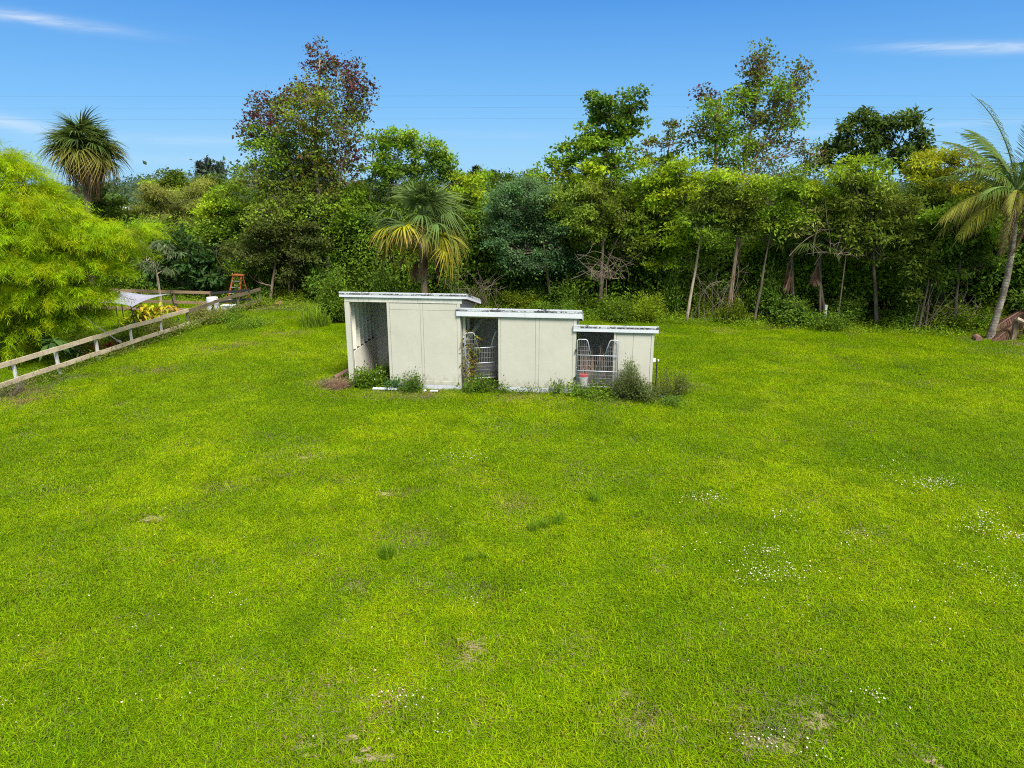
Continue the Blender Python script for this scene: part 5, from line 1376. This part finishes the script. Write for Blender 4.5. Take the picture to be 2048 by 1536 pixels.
# shrubs along the foot of the wood
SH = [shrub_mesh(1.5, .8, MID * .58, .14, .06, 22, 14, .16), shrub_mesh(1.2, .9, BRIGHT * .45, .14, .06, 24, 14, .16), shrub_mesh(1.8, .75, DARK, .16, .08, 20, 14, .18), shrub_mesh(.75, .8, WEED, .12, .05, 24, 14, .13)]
lab = ['mid green shrub at the shaded foot of the wood', 'light green shrub at the shaded foot of the wood', 'dark tall shrub at the shaded foot of the wood', 'knee high weedy shrub where the lawn meets the wood']
cats = ['shrub', 'shrub', 'shrub', 'weeds']
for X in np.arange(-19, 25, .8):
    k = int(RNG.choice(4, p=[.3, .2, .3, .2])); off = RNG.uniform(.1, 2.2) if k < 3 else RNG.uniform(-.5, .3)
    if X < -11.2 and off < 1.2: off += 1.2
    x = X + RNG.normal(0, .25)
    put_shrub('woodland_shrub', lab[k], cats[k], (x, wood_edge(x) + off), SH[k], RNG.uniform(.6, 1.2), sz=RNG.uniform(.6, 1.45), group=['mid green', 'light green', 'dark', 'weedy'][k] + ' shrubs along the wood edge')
# single out the light green bush behind the left end of the stable
for (u, v_, hh, wd, lab_, P_, Yo) in [(672, 645, 2.6, .62, 'tall bright green bush directly left of the stable roof', pal((.115,.205,.014),(.145,.235,.016),(.085,.155,.012)), .0),
                               (1290, 640, 1.4, .8, 'light leafed bush behind the right stall roof', BRIGHT * .7, -.2), (1235, 640, 1.2, .8, 'low spreading bush behind the middle and right roofs', MID * .7, -.3),
                                (1900, 660, 1.1, .8, 'bright leafy bush left of the sawn log', BRIGHT, .0), (1960, 662, .9, .7, 'small leafy bush right behind the sawn log', WEED, .2)]:
    p = gp(u, v_); p[1] += Yo
    put_shrub('leafy_bush', lab_, 'bush', p, shrub_mesh(hh, wd, P_, .15 if hh > 1.4 else .12, .05, 34, 16, .17), 1.0)
p = gp(632, 652); mb = MB()
blades(mb, 420, .75, .35, 1.35, .018, .034, .75, pal((.14,.25,.012),(.11,.20,.010),(.18,.28,.016),(.20,.26,.03)))
o = mb.build('tall_grass', M['leaf']); o.location = (p[0], p[1], 0)
tag(o, 'clump of tall arching light green grass left of the stable', 'tall grass')
# low weeds spreading where mown grass ends
mb = MB(); nc = 4200
X = RNG.uniform(-30, 30, nc); off = RNG.uniform(-1.0, 1.8, nc); Z = np.abs(RNG.normal(0, .10, nc)) + .04 + .12 * np.clip(off + .3, 0, 1)
left = X < -8; off = np.where(left & (RNG.random(nc) < .5), off - RNG.uniform(0, 2.6, nc) * np.clip((-X - 6) / 8, 0, 1), off)
ok = ~((X < -11) & (off > .0) & (RNG.random(nc) < .55))
C = np.stack([X, wood_edge(X) + off, Z], 1)[ok]
leaf_clumps(mb, C, np.tile([0, -.3, .6], (len(C), 1)), 16, .15, np.vstack([WEED * 1.15, BRIGHT * .85]), .10, .035)
nf = 700; Yf = RNG.uniform(20, 39, nf); C = np.stack([fx(Yf) - .05 + RNG.normal(0, .14, nf), Yf, np.abs(RNG.normal(0, .10, nf)) + .04 + .15 * (Yf > 31)], 1)
leaf_clumps(mb, C, np.tile([.2, -.3, .6], (nf, 1)), 14, .13, np.vstack([WEED, OLIVE * .9]), .11, .03)
tag(mb.build('ground_cover', M['leaf']), 'low leafy weeds spreading along the wood edge and the fence foot', 'ground cover', kind='stuff')
# weeds and vines on the fence end
put_shrub('weed_bush', 'dry tangled weeds around the paddock fence before the white barrel', 'weeds', at(418, 640, 34.2), shrub_mesh(1.0, .9, np.vstack([OLIVE, pal((.24,.20,.10))]), .12, .03, 34, 16, .14))
put_shrub('weed_bush', 'green weed bank along the fence right of the white barrel', 'weeds', at(452, 648, 34.6), shrub_mesh(.7, .9, WEED * 1.15, .11, .045, 34, 16, .13))
put_shrub('weed_bush', 'weeds behind the fence under the yellow croton', 'weeds', at(330, 665, 31.6), shrub_mesh(.9, .8, OLIVE * .8, .12, .03, 26, 16, .14))
put_shrub('weed_bush', 'weeds behind the fence below the shade sail', 'weeds', at(262, 690, 29.4), shrub_mesh(.7, .7, WEED * .9, .12, .04, 26, 16, .14))
lv = lb + [.1, -.25, 0]
put_shrub('ladder_vine', 'green vine covering the middle of the orange step ladder', 'vine', lv, shrub_mesh(1.65, .30, pal((.12,.19,.012),(.15,.21,.014),(.09,.15,.012)), .13, .08, 12, 12, .10))
put_shrub('weed_bush', 'green weed mound in the grass left of the stable towards the fence', 'weeds', gp(500, 655), shrub_mesh(.45, 1.0, WEED * 1.3, .10, .04, 40, 16, .14))
# garden plants beyond the fence
CRO = pal((.38,.36,.012), (.45,.36,.015), (.30,.33,.012), (.42,.25,.02))
p = at(300, 650, 32.0); cr = empty('croton', (p[0], p[1], 0), 'yellow strap leaved garden plant behind the paddock fence', 'plant'); cr.scale = (1.45, 1.2, 1.35)
mb = MB(); n = 90
a = RNG.random(n) * 6.28; t = np.linspace(0, 1, 6); Lz = RNG.uniform(.45, .85, n)
b0 = np.stack([RNG.normal(0, .3, n), RNG.normal(0, .2, n), RNG.uniform(.35, .8, n)], 1)
r = Lz[:, None] * t; zz = (1.0 * t - .95 * t ** 2)[None] * Lz[:, None]
pts = b0[:, None] + np.stack([np.cos(a)[:, None] * r * .8, np.sin(a)[:, None] * r * .8, zz], -1)
strips(mb, None, pts, np.array([.03, .07, .085, .075, .05, .01]), CRO[RNG.integers(0, 4, n)], np.stack([-np.sin(a), np.cos(a), np.zeros(n)], 1))
mb.build('foliage', M['palm'], cr)
mb = MB()
for i in range(9): mb.tube([(RNG.normal(0,.1), RNG.normal(0,.1), -.02), (RNG.normal(0,.2), RNG.normal(0,.15), .5)], [.02, .012], 5)
mb.build('stems', M['bark'], cr)
p = at(108, 690, 25.2); bl = empty('broadleaf_plant', (p[0], p[1], 0), 'dark plant with big paddle leaves leaning over the fence below the bamboo', 'plant')
mb = MB(); n = 26; a = np.linspace(0, 6.28 * 3, n); Lz = RNG.uniform(.45, .75, n)
b0 = np.tile([0, 0, 1.0], (n, 1)) + RNG.normal(0, .08, (n, 3)); t = np.linspace(0, 1, 6)
r = Lz[:, None] * t; zz = ((.55 - .5 * RNG.random((n, 1))) * t[None] - .75 * t[None] ** 2) * Lz[:, None]
pts = b0[:, None] + np.stack([np.cos(a)[:, None] * r, np.sin(a)[:, None] * r, zz], -1)
strips(mb, None, pts, np.array([.03, .13, .18, .18, .12, .01]), pal((.055,.120,.022),(.075,.145,.03),(.04,.09,.02))[RNG.integers(0, 3, n)], np.stack([-np.sin(a), np.cos(a), np.zeros(n)], 1))
mb.build('foliage', M['palm'], bl)
mb = MB(); mb.tube([(0, 0, -.05), (.03, 0, .5), (0, 0, 1.05)], [.05, .04, .03], 6); mb.build('stem', M['bark'], bl)
put_shrub('flowering_shrub', 'low shrub with orange flowers behind the fence below the bamboo', 'shrub', at(172, 672, 27.5), shrub_mesh(.75, .55, np.vstack([WEED, pal((.42,.16,.02),(.45,.14,.02))]), .09, .05, 26, 14, .10))
put_shrub('flowering_shrub', 'small bush with white flowers between broad leaves and orange flowers', 'shrub', at(148, 678, 27.0), shrub_mesh(.85, .25, np.vstack([WEED, pal((.75,.75,.72))]), .08, .06, 10, 12, .08))
put_shrub('flowering_shrub', 'small dark red leaved plant behind the fence beside the slanting pole', 'plant', at(222, 700, 28.3), shrub_mesh(.35, .25, pal((.25,.04,.02),(.18,.05,.02),(.10,.08,.02)), .10, .06, 10, 10, .07))
put_shrub('weed_bush', 'bare grey twiggy brush caught on the near end of the paddock fence', 'brush', gp(22, 790), shrub_mesh(.55, .55, pal((.30,.25,.19),(.22,.17,.12)), .14, .006, 34, 8, .10))
# taller grass tufts standing out of the lawn
TU = []
for i in range(2):
    mb = MB(); blades(mb, 90, .13, .16, .40, .008, .013, .6, pal((.13,.25,.010),(.16,.28,.010),(.10,.20,.008)))
    TU.append(mb.mesh('grass_clump', M['leaf']))
for i, (u, v_, s_, lab_) in enumerate([(775, 1118, 1.15, 'tall dark grass tuft standing alone left of centre in the lawn'), (1190, 1006, .9, 'dark grass tuft in the lawn below the right stall gate'),
                                 (1088, 1058, .85, 'thin grass tuft left of a pair in the mid lawn'), (1115, 1050, 1.0, 'grass tuft right of a pair in the mid lawn'), (940, 1125, .65, 'small faint grass tuft in the lawn centre'),
                                 (965, 1120, .55, 'smallest faint grass tuft in the lawn centre'), (1065, 1063, .8, 'leftmost thin tuft beside the sandy spot in the mid lawn')]):
    p = gp(u, v_); o = bpy.data.objects.new('grass_clump', TU[i % 2]); COL.objects.link(o)
    o.location = (p[0], p[1], 0); o.scale = (s_, s_, s_); o.rotation_euler = (0, 0, RNG.random() * 6); tag(o, lab_, 'grass tuft')
M['dead_wood'] = bark_mat('dead_wood', (0.13, 0.10, 0.075), (0.24, 0.19, 0.145))
# bare branch tangles hanging at the wood edge
for (cu, cv, ru, rv, Yo, nb, lab_) in [(1215, 535, 70, 30, -.3, 26, 'tangle of arching bare grey branches behind the middle stall roof'), (1700, 480, 90, 40, -.2, 22, 'bare grey twigs tangled in the yellow green trees on the right'),
                                   (470, 520, 50, 36, .2, 16, 'bare pale branches in front of the dense tree on the left'), (960, 555, 60, 24, .2, 24, 'fallen bare brush right of the centre fan palm trunk'), (1440, 560, 70, 50, .3, 20, 'thin bare branches around the trunks right of the stable'),
                                   (1900, 590, 80, 50, .2, 18, 'bare dead branches leaning in the dark left of the coconut palm')]:
    Yc = wood_Y(cu, Yo); m = MB(); c = at(cu, cv, Yc); s = mpp(cu, cv, Yc)
    hub = c + np.array([0, .2, -rv * s * .8])
    if cv > 540: hub[2] = 0
    for i in range(nb):
        e_ = c + np.array([RNG.uniform(-1, 1) * ru * s, RNG.normal(0, .3), RNG.uniform(-1, 1) * rv * s])
        h_ = hub + np.array([RNG.normal(0, .4) * ru * s, 0, 0])
        q = curve_pts(h_, e_, RNG.normal(0, .25, 3) + [0, 0, .2], 7); m.tube(q, np.linspace(.016, .005, 7), 4, cap=False)
        for j in range(2):
            t0 = q[RNG.integers(3, 6)]; m.tube(curve_pts(t0, t0 + RNG.normal(0, .35, 3), RNG.normal(0, .05, 3), 4), np.linspace(.009, .004, 4), 3, cap=False)
    m.tube([(hub[0], hub[1], -.05), hub + [0, 0, .02]], [.03, .02], 4)
    tag(m.build('bare_branches', M['dead_wood']), lab_, 'branches')
